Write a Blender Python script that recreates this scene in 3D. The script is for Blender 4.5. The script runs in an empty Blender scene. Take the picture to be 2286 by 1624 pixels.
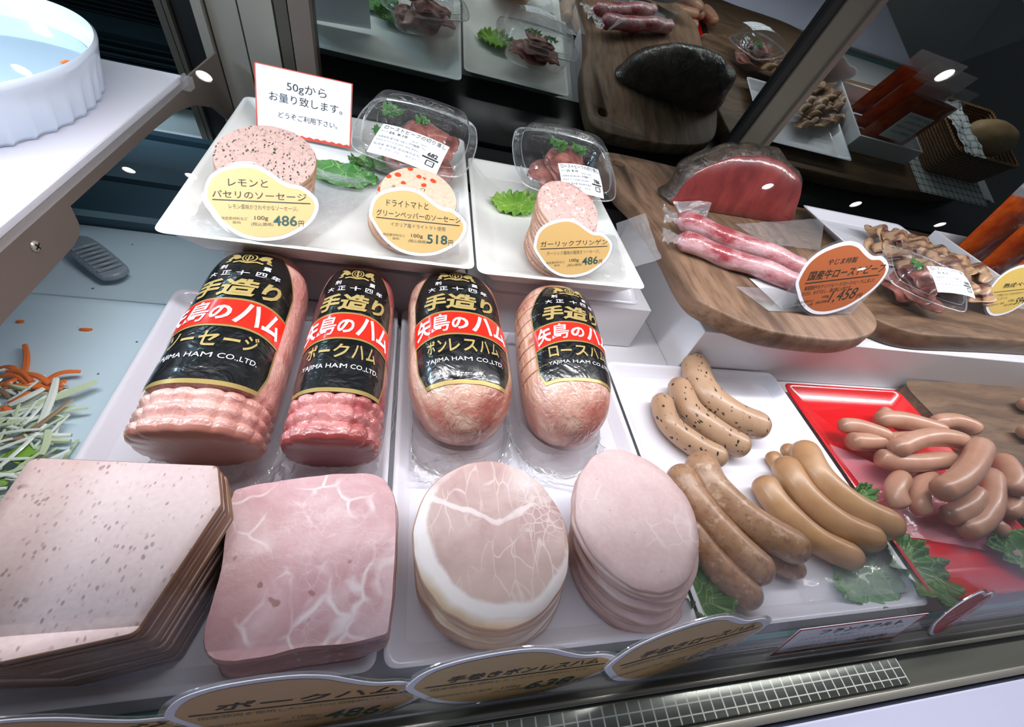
import bpy, bmesh, math, random
from mathutils import Vector, Matrix, noise
C = bpy.context.scene.collection
SC = bpy.context.scene
PI = math.pi
# ------------------------------------------------------------------ camera
CAM = Vector((0, 0, .4))
F = 962.8
RX = Vector((.96247981, -.13091466, .23768459))
RD = Vector((.06264636, -.74505766, -.66405159))
RF = Vector((.26402281, .65402633, -.70890163))
cd = bpy.data.cameras.new('camera')
cam = bpy.data.objects.new('camera', cd)
C.objects.link(cam)
cam.matrix_world = Matrix(((RX.x, -RD.x, -RF.x, CAM.x), (RX.y, -RD.y, -RF.y, CAM.y), (RX.z, -RD.z, -RF.z, CAM.z), (0, 0, 0, 1)))
cd.sensor_width = 36
cd.lens = 36 * F / 2286
cd.clip_start = .01
SC.camera = cam
# ------------------------------------------------------------------ light
SC.view_settings.view_transform = 'Standard'
SC.view_settings.look = 'None'
SC.view_settings.gamma = 1
SC.view_settings.exposure = .28
w = bpy.data.worlds.new('world')
SC.world = w
w.use_nodes = True
w.node_tree.nodes['Background'].inputs[0].default_value = (.62, .68, .80, 1)
w.node_tree.nodes['Background'].inputs[1].default_value = .16


def area(name, loc, target, sx, sy, power, col):
    l = bpy.data.lights.new(name, 'AREA')
    l.shape = 'RECTANGLE'
    l.size, l.size_y, l.energy, l.color = sx, sy, power, col
    o = bpy.data.objects.new(name, l)
    C.objects.link(o)
    o.location = loc
    o.rotation_euler = (Vector(target) - Vector(loc)).to_track_quat('-Z', 'Y').to_euler()
    return o


area('case_strip_light', (.35, .325, .515), (.35, .30, 0), 2.4, .035, 10.5, (.98, .972, 1))
area('case_back_light', (.35, .62, .78), (.35, .60, 0), 2.4, .06, .45, (.98, 1, .96))
area('side_salad_light', (-.75, .36, .50), (-.5, .35, 0), .5, .08, 5.0, (.55, .80, 1))


def ray(px, py):
    return RX * ((px - 1143) / F) + RD * ((py - 812) / F) + RF


def at(px, py, z=0.):
    d = ray(px, py)
    return CAM + d * ((z - CAM.z) / d.z)


# ------------------------------------------------------------------ helpers
def s2l(c):
    return tuple(((x / 255) / 12.92 if x / 255 < .04045 else ((x / 255 + .055) / 1.055) ** 2.4) for x in c) + (1,)


class G:
    """small node-tree writer"""
    def __init__(s, name, color=(200, 200, 200), rough=.5, metal=0, spec=.5, coat=0, coat_rough=.08, sss=0, sss_r=(1, .4, .3)):
        s.m = bpy.data.materials.new(name)
        s.m.use_nodes = True
        s.t = s.m.node_tree
        s.b = s.t.nodes['Principled BSDF']
        s.out = s.t.nodes['Material Output']
        s.b.inputs['Base Color'].default_value = s2l(color)
        s.b.inputs['Roughness'].default_value = rough
        s.b.inputs['Metallic'].default_value = metal
        s.b.inputs['Specular IOR Level'].default_value = spec
        s.b.inputs['Coat Weight'].default_value = coat
        s.b.inputs['Coat Roughness'].default_value = coat_rough
        if sss:
            s.b.inputs['Subsurface Weight'].default_value = sss
            s.b.inputs['Subsurface Radius'].default_value = sss_r
            s.b.inputs['Subsurface Scale'].default_value = .004
        s._co = None

    def put(s, sock, v):
        if isinstance(v, bpy.types.NodeSocket):
            s.t.links.new(v, sock)
        else:
            sock.default_value = v

    def node(s, typ, **kw):
        n = s.t.nodes.new(typ)
        for k, v in kw.items():
            setattr(n, k, v)
        return n

    def co(s, kind='Object'):
        if s._co is None:
            s._co = s.node('ShaderNodeTexCoord')
        return s._co.outputs[kind]

    def scale(s, vec, sc, loc=(0, 0, 0), rot=(0, 0, 0)):
        n = s.node('ShaderNodeMapping')
        s.put(n.inputs[0], vec)
        n.inputs['Scale'].default_value = sc
        n.inputs['Location'].default_value = loc
        n.inputs['Rotation'].default_value = rot
        return n.outputs[0]

    def noise(s, sc, detail=3, rough=.5, vec=None, dist=0, out=0):
        n = s.node('ShaderNodeTexNoise')
        s.put(n.inputs['Vector'], vec if vec is not None else s.co())
        n.inputs['Scale'].default_value = sc
        n.inputs['Detail'].default_value = detail
        n.inputs['Roughness'].default_value = rough
        n.inputs['Distortion'].default_value = dist
        return n.outputs[out]

    def voro(s, sc, vec=None, feature='F1', rnd=1, out='Distance'):
        n = s.node('ShaderNodeTexVoronoi', feature=feature)
        s.put(n.inputs['Vector'], vec if vec is not None else s.co())
        n.inputs['Scale'].default_value = sc
        n.inputs['Randomness'].default_value = rnd
        return n.outputs[out]

    def wave(s, sc, dist=3, detail=2, vec=None, direction='X', dscale=1):
        n = s.node('ShaderNodeTexWave', bands_direction=direction)
        s.put(n.inputs['Vector'], vec if vec is not None else s.co())
        n.inputs['Scale'].default_value = sc
        n.inputs['Distortion'].default_value = dist
        n.inputs['Detail'].default_value = detail
        n.inputs['Detail Scale'].default_value = dscale
        return n.outputs['Fac']

    def mr(s, v, a, b, c=0., d=1.):
        n = s.node('ShaderNodeMapRange')
        s.put(n.inputs[0], v)
        for i, x in enumerate((a, b, c, d)):
            n.inputs[i + 1].default_value = x
        return n.outputs[0]

    def ma(s, op, a, b=0., clamp=False):
        n = s.node('ShaderNodeMath', operation=op, use_clamp=clamp)
        s.put(n.inputs[0], a)
        s.put(n.inputs[1], b)
        return n.outputs[0]

    def xyz(s, vec=None):
        n = s.node('ShaderNodeSeparateXYZ')
        s.put(n.inputs[0], vec if vec is not None else s.co())
        return n.outputs

    def warp(s, amount, sc, vec=None, detail=2):
        vec = vec if vec is not None else s.co()
        a = s.node('ShaderNodeVectorMath', operation='SUBTRACT')
        s.put(a.inputs[0], s.noise(sc, detail, vec=vec, out=1))
        a.inputs[1].default_value = (.5, .5, .5)
        b = s.node('ShaderNodeVectorMath', operation='SCALE')
        s.put(b.inputs[0], a.outputs[0])
        b.inputs['Scale'].default_value = amount
        c = s.node('ShaderNodeVectorMath', operation='ADD')
        s.put(c.inputs[0], b.outputs[0])
        s.put(c.inputs[1], vec)
        return c.outputs[0]

    def mix(s, f, a, b):
        n = s.node('ShaderNodeMix', data_type='RGBA')
        s.put(n.inputs[0], f)
        for i, x in ((6, a), (7, b)):
            s.put(n.inputs[i], s2l(x) if isinstance(x, tuple) and len(x) == 3 else x)
        return n.outputs[2]

    def col(s, v):
        s.put(s.b.inputs['Base Color'], v)
        return s

    def bump(s, h, strength=.3, dist=.002, coat=False):
        n = s.node('ShaderNodeBump')
        n.inputs['Strength'].default_value = strength
        n.inputs['Distance'].default_value = dist
        s.put(n.inputs['Height'], h)
        if not coat or coat == 'both':
            s.put(s.b.inputs['Normal'], n.outputs[0])
        if coat:
            s.put(s.b.inputs['Coat Normal'], n.outputs[0])
        return n.outputs[0]

    def rnd(s):
        return s.node('ShaderNodeObjectInfo').outputs['Random']


def plain(name, color, rough=.5, **k):
    return G(name, color, rough, **k).m


def clear(name, tint=(255, 255, 255), milk=0., rough=.05, bump=0., bscale=60, base=.04, milkcol=(240, 240, 245)):
    """clear sheet: transparent, a Fresnel-like sheen and a little milkiness; the shine follows the real angle of view"""
    g = G(name)
    t = g.t
    t.nodes.remove(g.b)
    tr = g.node('ShaderNodeBsdfTransparent')
    tr.inputs[0].default_value = s2l(tint)
    gl = g.node('ShaderNodeBsdfGlossy')
    gl.inputs['Roughness'].default_value = rough
    lw = g.node('ShaderNodeNewGeometry')
    dp = g.node('ShaderNodeVectorMath', operation='DOT_PRODUCT')
    g.put(dp.inputs[0], lw.outputs['Incoming'])
    g.put(dp.inputs[1], lw.outputs['Normal'])
    ab = g.ma('ABSOLUTE', dp.outputs['Value'])
    p = g.ma('POWER', g.ma('SUBTRACT', 1., ab), 5.)
    fac = g.ma('ADD', g.ma('MULTIPLY', p, 1 - base), base, True)
    if bump:
        bn = g.node('ShaderNodeBump')
        bn.inputs['Strength'].default_value = bump
        bn.inputs['Distance'].default_value = .004
        g.put(bn.inputs['Height'], g.noise(bscale, 4, .6, dist=.6))
        g.put(gl.inputs['Normal'], bn.outputs[0])
    mx = g.node('ShaderNodeMixShader')
    g.put(mx.inputs[0], fac)
    g.put(mx.inputs[1], tr.outputs[0])
    g.put(mx.inputs[2], gl.outputs[0])
    o = mx.outputs[0]
    if milk:
        df = g.node('ShaderNodeBsdfDiffuse')
        df.inputs[0].default_value = s2l(milkcol)
        m2 = g.node('ShaderNodeMixShader')
        m2.inputs[0].default_value = milk
        g.put(m2.inputs[1], o)
        g.put(m2.inputs[2], df.outputs[0])
        o = m2.outputs[0]
    g.put(g.out.inputs[0], o)
    return g.m


def link(o, parent=None):
    C.objects.link(o)
    if parent is not None:
        o.parent = parent
    return o


def tag(o, label=None, cat=None, group=None, kind=None):
    for k, v in (('label', label), ('category', cat), ('group', group), ('kind', kind)):
        if v:
            o[k] = v
    return o


def thing(name, label, cat, loc=(0, 0, 0), group=None):
    o = bpy.data.objects.new(name, None)
    o.empty_display_size = .02
    o.location = loc
    link(o)
    return tag(o, label, cat, group)


def obj(name, vf, mat, parent=None, smooth=50, base=None, label=None):
    """vf = (verts, faces[, material index list]) in world coordinates -> ONE mesh object"""
    verts, faces = vf[0], vf[1]
    verts = [Vector(v) for v in verts]
    if parent is not None:
        L = parent.matrix_basis.translation if parent.parent is None else parent.matrix_basis.translation + parent.parent.matrix_basis.translation
        if parent.parent is not None and parent.parent.parent is not None:
            L = L + parent.parent.parent.matrix_basis.translation
    elif base is not None:
        L = Vector(base)
    else:
        lo = [min(v[i] for v in verts) for i in range(3)]
        hi = [max(v[i] for v in verts) for i in range(3)]
        L = Vector(((lo[0] + hi[0]) / 2, (lo[1] + hi[1]) / 2, lo[2]))
    me = bpy.data.meshes.new(name)
    me.from_pydata([tuple(v - L) for v in verts], [], faces)
    for m in (mat if isinstance(mat, (list, tuple)) else [mat]):
        me.materials.append(m)
    if len(vf) > 2:
        me.polygons.foreach_set('material_index', vf[2])
    if smooth:
        me.polygons.foreach_set('use_smooth', [True] * len(me.polygons))
        me.set_sharp_from_angle(angle=math.radians(smooth))
    me.update()
    o = bpy.data.objects.new(name, me)
    if parent is None:
        o.location = L
    link(o, parent)
    if label:
        o['label'] = label
    return o


def join(*vfs):
    V, Fc, M = [], [], []
    for k, vf in enumerate(vfs):
        n = len(V)
        V += list(vf[0])
        Fc += [[i + n for i in f] for f in vf[1]]
        M += list(vf[2]) if len(vf) > 2 else [0] * len(vf[1])
    return V, Fc, M


def setm(vf, i):
    return vf[0], vf[1], [i] * len(vf[1])


def xf(vf, M):
    return ([M @ Vector(v) for v in vf[0]],) + tuple(vf[1:])


def box(x0, x1, y0, y1, z0, z1, bev=0., seg=2):
    bm = bmesh.new()
    bmesh.ops.create_cube(bm, size=1)
    for v in bm.verts:
        v.co = Vector(((x0 + x1) / 2 + v.co.x * (x1 - x0), (y0 + y1) / 2 + v.co.y * (y1 - y0), (z0 + z1) / 2 + v.co.z * (z1 - z0)))
    if bev:
        bmesh.ops.bevel(bm, geom=bm.edges[:], offset=bev, segments=seg, affect='EDGES', profile=.5)
    return frombm(bm)


def frombm(bm):
    bm.verts.index_update()
    r = [v.co.copy() for v in bm.verts], [[v.index for v in f.verts] for f in bm.faces]
    bm.free()
    return r


def loft(rings, cap0=True, cap1=True, closed=True):
    n = len(rings[0])
    V = [Vector(p) for r in rings for p in r]
    Fc = []
    for i in range(len(rings) - 1):
        for j in range(n if closed else n - 1):
            a, b = i * n + j, i * n + (j + 1) % n
            Fc.append([a, b, b + n, a + n])
    if cap0:
        Fc.append(list(range(n))[::-1])
    if cap1:
        Fc.append([(len(rings) - 1) * n + j for j in range(n)])
    return V, Fc


def quad_ring(cs, inset, r, z, k=6):
    """rounded quadrilateral of corners cs (counter-clockwise, 2D), moved inward by inset, corners of radius r"""
    cs = [Vector(c[:2]) for c in cs]
    n = len(cs)
    ins = []
    for i in range(n):
        p, q, s = cs[i - 1], cs[i], cs[(i + 1) % n]
        e0, e1 = (q - p).normalized(), (s - q).normalized()
        n0, n1 = Vector((-e0.y, e0.x)), Vector((-e1.y, e1.x))
        d = (n0 + n1)
        d = d / max(1e-6, d.dot(n0))
        ins.append(q + d * inset)
    out = []
    for i in range(n):
        p, q, s = ins[i - 1], ins[i], ins[(i + 1) % n]
        e0, e1 = (p - q).normalized(), (s - q).normalized()
        ang = e0.angle(e1)
        t = r / math.tan(ang / 2)
        a, b = q + e0 * t, q + e1 * t
        for j in range(k + 1):
            f = j / k
            u = a * (1 - f) ** 2 + q * 2 * f * (1 - f) + b * f * f
            out.append((u.x, u.y, z))
    return out


def tray_mesh(cs, rim, floor, bottom, r=.012, flare=.020, wall=.004, foot=.030):
    prof = [(foot + .006, bottom), (foot, bottom), (foot - .003, bottom + .003), (wall * 1.5, rim - .006), (.001, rim - .0022), (0, rim - .0006), (.001, rim),
            (wall, rim - .0004), (wall + .002, rim - .002), (wall + flare * .75, floor + .0016), (wall + flare, floor)]
    return loft([quad_ring(cs, i, max(.002, r - i * .25), z) for i, z in prof])


def cr(pts, n, closed=False):
    """Catmull-Rom through pts, n samples"""
    P = [Vector(p) for p in pts]
    m = len(P)
    out = []
    segs = m if closed else m - 1
    for i in range(n):
        t = i / n * segs if closed else i / (n - 1) * segs
        k = min(int(t), segs - 1)
        f = t - k
        if closed:
            p0, p1, p2, p3 = P[(k - 1) % m], P[k % m], P[(k + 1) % m], P[(k + 2) % m]
        else:
            p1, p2 = P[k], P[k + 1]
            p0 = P[k - 1] if k else p1 * 2 - p2
            p3 = P[k + 2] if k + 2 < m else p2 * 2 - p1
        out.append(.5 * (2 * p1 + (p2 - p0) * f + (2 * p0 - 5 * p1 + 4 * p2 - p3) * f * f + (3 * p1 - p0 - 3 * p2 + p3) * f ** 3))
    return out


def tube(pts, rad, seg=12, n=None, caps=True, flat=1.):
    """tube along the points; rad a number or a function of t in 0..1"""
    P = cr(pts, n, False) if n else [Vector(p) for p in pts]
    rf = rad if callable(rad) else (lambda t: rad)
    rings = []
    up = Vector((0, 0, 1))
    m = len(P)
    for i, p in enumerate(P):
        d = (P[min(i + 1, m - 1)] - P[max(i - 1, 0)]).normalized()
        s = d.cross(up)
        if s.length < 1e-4:
            s = d.cross(Vector((1, 0, 0)))
        s.normalize()
        u = s.cross(d)
        r = rf(i / (m - 1))
        rings.append([p + s * (math.cos(a) * r) + u * (math.sin(a) * r * flat) for a in (2 * PI * j / seg for j in range(seg))])
    return loft(rings, caps, caps)


def prism(out, z0, z1, bev=.0):
    """closed 2D outline (counter-clockwise) raised between z0 and z1 with softened rims"""
    P = [Vector(p[:2]) for p in out]
    n = len(P)
    nor = []
    for i in range(n):
        e = (P[(i + 1) % n] - P[i - 1]).normalized()
        nor.append(Vector((-e.y, e.x)))
    def ring(ins, z):
        return [(P[i].x + nor[i].x * ins, P[i].y + nor[i].y * ins, z) for i in range(n)]
    if not bev:
        return loft([ring(0, z0), ring(0, z1)])
    b = bev
    return loft([ring(b, z0), ring(b * .3, z0 + b * .3), ring(0, z0 + b), ring(0, z1 - b), ring(b * .3, z1 - b * .3), ring(b, z1)])


def rotz(a):
    return Matrix.Rotation(a, 4, 'Z')


# ------------------------------------------------------------------ lettering
_tc = {}


def text2d(s, bold=0., shear=0.):
    """filled 2D letters of a string, scaled to the box 0..1 x 0..1, and the box's width / height"""
    k = (s, bold, shear)
    if k in _tc:
        return _tc[k]
    cu = bpy.data.curves.new('t', 'FONT')
    cu.body = s
    cu.size = 1
    cu.offset = bold
    cu.shear = shear
    cu.resolution_u = 3
    o = bpy.data.objects.new('t', cu)
    C.objects.link(o)
    bpy.context.view_layer.update()
    me = bpy.data.meshes.new_from_object(o.evaluated_get(bpy.context.evaluated_depsgraph_get()))
    V = [(v.co.x, v.co.y) for v in me.vertices]
    Fc = [list(p.vertices) for p in me.polygons]
    bpy.data.objects.remove(o)
    bpy.data.curves.remove(cu)
    bpy.data.meshes.remove(me)
    x0, x1 = min(v[0] for v in V), max(v[0] for v in V)
    y0, y1 = min(v[1] for v in V), max(v[1] for v in V)
    W, H = max(x1 - x0, 1e-6), max(y1 - y0, 1e-6)
    V = [((x - x0) / W, (y - y0) / H) for x, y in V]
    _tc[k] = (V, Fc, W / H)
    return _tc[k]


def text_in(s, x0, y0, x1, y1, bold=0., shear=0., slope=0.):
    """letters filling the box x0,y0 (top left) .. x1,y1 (bottom right) of a y-down drawing"""
    V, Fc, _ = text2d(s, bold, shear)
    return [(x0 + u * (x1 - x0), y1 + (y0 - y1) * v + slope * (x0 + u * (x1 - x0) - x0)) for u, v in V], Fc


def merge2(lst):
    V, Fc = [], []
    for v, f in lst:
        n = len(V)
        V += v
        Fc += [[i + n for i in q] for q in f]
    return V, Fc


def rect2(x0, y0, x1, y1, slope=0.):
    return [(x0, y1), (x1, y1 + slope * (x1 - x0)), (x1, y0 + slope * (x1 - x0)), (x0, y0)], [[0, 1, 2, 3]]
# ------------------------------------------------------------------ materials
def m_ceramic(name, col):
    g = G(name, col, .22, spec=.5, coat=.35, coat_rough=.05)
    return g.m


white_tray = m_ceramic('white_melamine', (240, 240, 250))
white_plate = m_ceramic('white_porcelain', (244, 245, 241))
red_glaze = m_ceramic('red_lacquer', (212, 4, 14))
white_board = plain('white_acrylic_board', (222, 222, 226), .35)
blackm = plain('black_matt_panel', (10, 12, 12), .35)
dark_teal = plain('dark_teal_panel', (58, 86, 100), .4)
steel = plain('brushed_steel', (168, 164, 154), .38, metal=.55)
steel_dark = plain('dark_anodised_metal', (88, 84, 76), .38, metal=.5)
bronze = plain('bronze_painted_metal', (112, 101, 93), .45, metal=.25)
mirror_m = plain('dark_mirror_glass', (150, 158, 155), .015, metal=1)
gasket = plain('black_rubber', (14, 14, 15), .5)
card_white = plain('white_card', (238, 238, 248), .45)
paper_white = plain('white_label_paper', (244, 246, 250), .5)
acrylic = clear('clear_acrylic', milk=.03, base=.05, rough=.03)
acrylic_haze = clear('hazy_acrylic', milk=.10, base=.06, rough=.08)
front_glass_m = clear('front_pane_glass', base=.022, rough=.0)
film = clear('cling_film', milk=.13, base=.24, rough=.10, bump=1., bscale=90)
film_soft = clear('smooth_film', milk=.16, base=.08, rough=.12, bump=.5, bscale=30)
pet = clear('clear_tub_plastic', milk=.015, base=.10, rough=.04, bump=.5, bscale=40)
ink = plain('black_ink', (40, 42, 38), .6)
ink_soft = plain('grey_green_ink', (112, 112, 84), .6)
ink_green = plain('dark_green_ink', (28, 74, 68), .6)
ink_grey = plain('grey_ink', (120, 122, 128), .6)
gold = plain('gold_print', (190, 166, 104), .38, metal=.35)
gold_rim = plain('gold_foil', (172, 148, 88), .35, metal=.4)
white_print = plain('white_print', (246, 238, 246), .4)
label_red = G('red_print', (232, 38, 22), .3, coat=.6, coat_rough=.1).m
g = G('black_label_film', (12, 13, 15), .25, coat=.5, coat_rough=.12)
g.bump(g.noise(38, 3, .55, dist=.8), .55, .004, coat='both')
label_black = g.m


def m_tag(name, a, b):
    g = G(name, a, .5)
    g.col(g.mix(g.noise(900, 1), a, b))
    return g.m


tag_yellow = m_tag('pale_gold_paper', (198, 160, 98), (208, 172, 110))
tag_orange = m_tag('burnt_orange_paper', (172, 92, 50), (178, 100, 58))
tag_mustard = m_tag('mustard_paper', (214, 182, 92), (222, 190, 100))
tag_tan = m_tag('tan_paper', (206, 160, 106), (212, 168, 112))
tag_brick = m_tag('brick_red_paper', (190, 66, 58), (198, 74, 66))
rose_edge = plain('rose_red_border', (208, 66, 44), .5)


def m_wood(name, c1, c2, c3, axis='Y', sc=1.):
    g = G(name, c1, .5, spec=.35)
    st = {'X': (.16, 1, 1), 'Y': (1, .16, 1)}[axis]
    v = g.scale(g.warp(.05, 5), tuple(x * sc for x in st))
    n1 = g.noise(22, 6, .65, v, .9)
    n2 = g.noise(120, 4, .6, v)
    n3 = g.noise(5, 2, .5, v)
    wv = g.wave(9, 9, 3, v, 'X' if axis == 'Y' else 'Y', 1.2)
    c = g.mix(g.mr(n1, .32, .68), c2, c1)
    c = g.mix(g.ma('MULTIPLY', wv, .22), c, c3)
    c = g.mix(g.mr(n2, .46, .74, 0, .75), c, c2)
    c = g.mix(g.mr(n3, .45, .75, 0, .5), c, c3)
    g.col(c)
    g.bump(n2, .18, .002)
    return g.m


wood_a = m_wood('worn_olive_wood', (142, 110, 86), (76, 54, 40), (166, 138, 118))
wood_b = m_wood('dark_olive_wood', (128, 98, 72), (64, 45, 32), (152, 122, 94), 'X')
wood_c = m_wood('walnut_board', (128, 100, 76), (76, 56, 44), (146, 120, 96), 'X')


# meats -------------------------------------------------------------
def m_mortadella():
    g = G('speckled_pink_meatloaf', (214, 186, 184), .38, spec=.35, sss=.12)
    v = g.scale(g.warp(.006, 60), (1, .55, 1), rot=(0, 0, .5))
    sp = g.voro(310, v)
    keep = g.mr(g.noise(110, 2), .46, .60)
    dots = g.ma('MULTIPLY', g.mr(sp, .36, .20), keep, True)
    c = g.mix(g.noise(12, 3), (222, 196, 192), (208, 180, 178))
    c = g.mix(g.mr(g.noise(260, 3), .35, .7, 0, .5), c, (228, 206, 204))
    c = g.mix(g.ma('MULTIPLY', dots, .8), c, (150, 118, 114))
    big = g.mr(g.voro(28, g.warp(.02, 40)), .09, .05)
    c = g.mix(g.ma('MULTIPLY', big, .5), c, (150, 112, 96))
    g.col(c)
    g.bump(g.noise(300, 3), .12, .001)
    return g.m


def m_rim(name, a, b, c, sc=200):
    g = G(name, a, .42, spec=.4, coat=.25, coat_rough=.2)
    z = g.scale(g.co(), (1, 1, 9))
    n = g.noise(sc * .25, 4, .6, z)
    col = g.mix(g.mr(n, .35, .65), a, b)
    col = g.mix(g.mr(g.rnd(), 0, 1, 0, .75), col, c)
    g.col(col)
    g.bump(g.noise(sc, 3), .3, .0015)
    return g.m


def veins(g, sc, wid, warp=.02, wsc=18, vec=None):
    v = g.warp(warp, wsc, vec)
    e = g.voro(sc, v, 'DISTANCE_TO_EDGE')
    return g.mr(e, wid, wid * .15)


def m_pork():
    g = G('rosy_pork_ham', (206, 158, 160), .34, spec=.4, coat=.2, coat_rough=.18, sss=.15)
    n = g.noise(16, 4, .6, dist=1.2)
    c = g.mix(g.mr(n, .3, .7), (196, 142, 146), (218, 178, 180))
    pale = g.mr(g.noise(26, 2, .5, dist=.6), .56, .66)
    c = g.mix(g.ma('MULTIPLY', pale, .6), c, (228, 196, 198))
    m1 = g.mr(g.noise(20, 2, dist=.5), .46, .60)
    v1 = g.ma('MULTIPLY', veins(g, 34, .07, .05, 22), m1, True)
    m2 = g.mr(g.noise(33, 2), .46, .58)
    v2 = g.ma('MULTIPLY', veins(g, 90, .05, .03, 40), m2, True)
    c = g.mix(g.ma('MULTIPLY', v2, .28), c, (236, 208, 208))
    c = g.mix(g.ma('MULTIPLY', v1, .78), c, (244, 226, 226))
    hole = g.mr(g.voro(36, g.warp(.012, 60)), .10, .07)
    c = g.mix(g.ma('MULTIPLY', hole, .75), c, (150, 96, 84))
    g.col(c)
    g.bump(g.noise(90, 4, .6), .22, .0015, coat='both')
    return g.m


def m_boneham():
    """a broad white rind along the lower left, pale meat with a web of fat"""
    g = G('boned_ham_cut', (198, 166, 160), .36, spec=.35, sss=.12)
    X = g.xyz(g.warp(.014, 34, detail=3))
    # signed distance-like value of the meat's oval, shifted up and right inside the slice
    ux = g.ma('DIVIDE', g.ma('SUBTRACT', X[0], .0065), .0600)
    uy = g.ma('DIVIDE', g.ma('SUBTRACT', X[1], .0085), .0610)
    rr = g.ma('ADD', g.ma('MULTIPLY', ux, ux), g.ma('MULTIPLY', uy, uy))
    fat = g.mr(rr, .96, 1.06)
    n = g.noise(24, 4, .6, dist=1.0)
    c = g.mix(g.mr(n, .3, .7), (186, 148, 146), (212, 184, 176))
    c = g.mix(g.mr(X[1], -.005, -.05, 0, .7), c, (220, 192, 180))
    fib = g.scale(g.warp(.02, 18), (1, .35, 1), rot=(0, 0, .7))
    v2 = g.ma('MULTIPLY', veins(g, 85, .045, .02, 30, fib), g.mr(g.noise(26, 2), .44, .56), True)
    c = g.mix(g.ma('MULTIPLY', v2, .65), c, (236, 216, 212))
    # main seam: an arc of fat from the left edge to the middle and on to the right
    seam = g.ma('ABSOLUTE', g.ma('SUBTRACT', g.ma('ADD', X[1], g.ma('MULTIPLY', g.ma('ABSOLUTE', g.ma('SUBTRACT', X[0], .004)), -.42)), .010))
    sw = g.mr(g.noise(40, 2), .3, .7, .001, .0045)
    s1 = g.mr(g.ma('DIVIDE', seam, sw), 1.0, .55)
    c = g.mix(g.ma('MULTIPLY', s1, g.mr(g.noise(34, 2), .36, .52, .15, .85)), c, (240, 224, 222))
    # honeycomb of fat at the right
    hc = g.ma('MULTIPLY', veins(g, 130, .09, .008, 40), g.mr(X[0], .018, .034), True)
    hc = g.ma('MULTIPLY', hc, g.mr(X[1], -.012, .004), True)
    c = g.mix(g.ma('MULTIPLY', hc, .75), c, (232, 212, 206))
    up = g.ma('MULTIPLY', g.mr(X[0], .010, .034), g.mr(X[1], .026, .044), True)
    c = g.mix(g.ma('MULTIPLY', up, .8), c, (240, 224, 220))
    fatc = g.mix(g.mr(rr, 1.30, 1.62), (242, 232, 230), (214, 184, 150))
    low = g.mr(X[1], .050, .034)
    c = g.mix(g.ma('MULTIPLY', fat, g.ma('MAXIMUM', low, .35)), c, fatc)
    g.col(c)
    g.bump(g.noise(160, 4, .6), .15, .001)
    return g.m


def m_loin():
    g = G('pale_loin_ham_cut', (220, 188, 188), .36, spec=.35, sss=.12)
    n = g.noise(20, 3, .5, dist=.8)
    c = g.mix(g.mr(n, .3, .7), (212, 178, 178), (226, 198, 196))
    v1 = g.ma('MULTIPLY', veins(g, 40, .04, .05, 20), g.mr(g.noise(22, 2), .5, .62), True)
    c = g.mix(g.ma('MULTIPLY', v1, .6), c, (240, 220, 218))
    d = g.mr(g.voro(60, g.warp(.012, 60)), .05, .03)
    c = g.mix(g.ma('MULTIPLY', d, .6), c, (176, 118, 116))
    c = g.mix(g.mr(g.noise(240, 3), .4, .7, 0, .4), c, (232, 208, 206))
    g.col(c)
    g.bump(g.noise(200, 3), .12, .001)
    return g.m


mort_face = m_mortadella()
mort_rim = m_rim('brown_meatloaf_rind', (146, 106, 80), (176, 142, 118), (104, 70, 48))
pork_face = m_pork()
pork_rim = m_rim('pork_ham_edge', (178, 122, 116), (206, 160, 156), (140, 84, 74), 120)
bone_face = m_boneham()
bone_rim = m_rim('ham_rind', (206, 176, 156), (224, 196, 180), (190, 140, 118), 120)
loin_face = m_loin()
loin_rim = m_rim('loin_edge', (196, 152, 142), (234, 212, 202), (176, 124, 114), 120)


def m_cold(name, base, sp1, sp2=None, kind='herb'):
    g = G(name, base, .42, spec=.35, sss=.1)
    c = g.mix(g.noise(40, 3), base, tuple(min(255, x + 12) for x in base))
    c = g.mix(g.mr(g.noise(230, 3), .45, .7, 0, .55), c, tuple(x - 26 for x in base))
    if kind == 'herb':
        v = g.scale(g.warp(.01, 90), (1, .45, 1), rot=(0, 0, .6))
        d = g.ma('MULTIPLY', g.mr(g.voro(330, v), .34, .22), g.mr(g.noise(60, 2), .36, .50), True)
        c = g.mix(d, c, sp1)
    elif kind == 'garlic':
        d = g.ma('MULTIPLY', g.mr(g.voro(260, g.warp(.006, 90)), .32, .2), g.mr(g.noise(90, 2), .42, .55), True)
        c = g.mix(g.ma('MULTIPLY', d, .8), c, sp1)
        d2 = g.mr(g.noise(150, 3), .56, .66)
        c = g.mix(g.ma('MULTIPLY', d2, .6), c, (236, 218, 212))
    else:
        w1 = g.warp(.006, 80)
        big = g.voro(74, w1)
        sel = g.mr(g.noise(30, 1), .44, .50)
        red = g.ma('MULTIPLY', g.mr(big, .30, .24), sel, True)
        c = g.mix(red, c, sp1)
        w2 = g.scale(w1, (1, 1, 1), (.37, .21, .1))
        gb = g.voro(58, w2)
        sel2 = g.mr(g.noise(37, 1, vec=w2), .42, .46)
        ring = g.ma('MULTIPLY', g.mr(gb, .20, .17), sel2, True)
        c = g.mix(ring, c, sp2)
        c = g.mix(g.ma('MULTIPLY', g.mr(gb, .13, .10), sel2, True), c, (226, 216, 180))
    g.col(c)
    g.bump(g.noise(260, 3), .15, .001)
    return g.m


lemon_face = m_cold('lemon_parsley_sausage_cut', (188, 156, 146), (54, 66, 52))
tomato_face = m_cold('tomato_pepper_sausage_cut', (212, 178, 156), (196, 70, 34), (104, 104, 62), 'tomato')
garlic_face = m_cold('garlic_sausage_cut', (204, 166, 158), (126, 96, 88), kind='garlic')
cold_rim = m_rim('sausage_slice_rim', (180, 138, 108), (206, 170, 142), (146, 106, 78))


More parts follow.
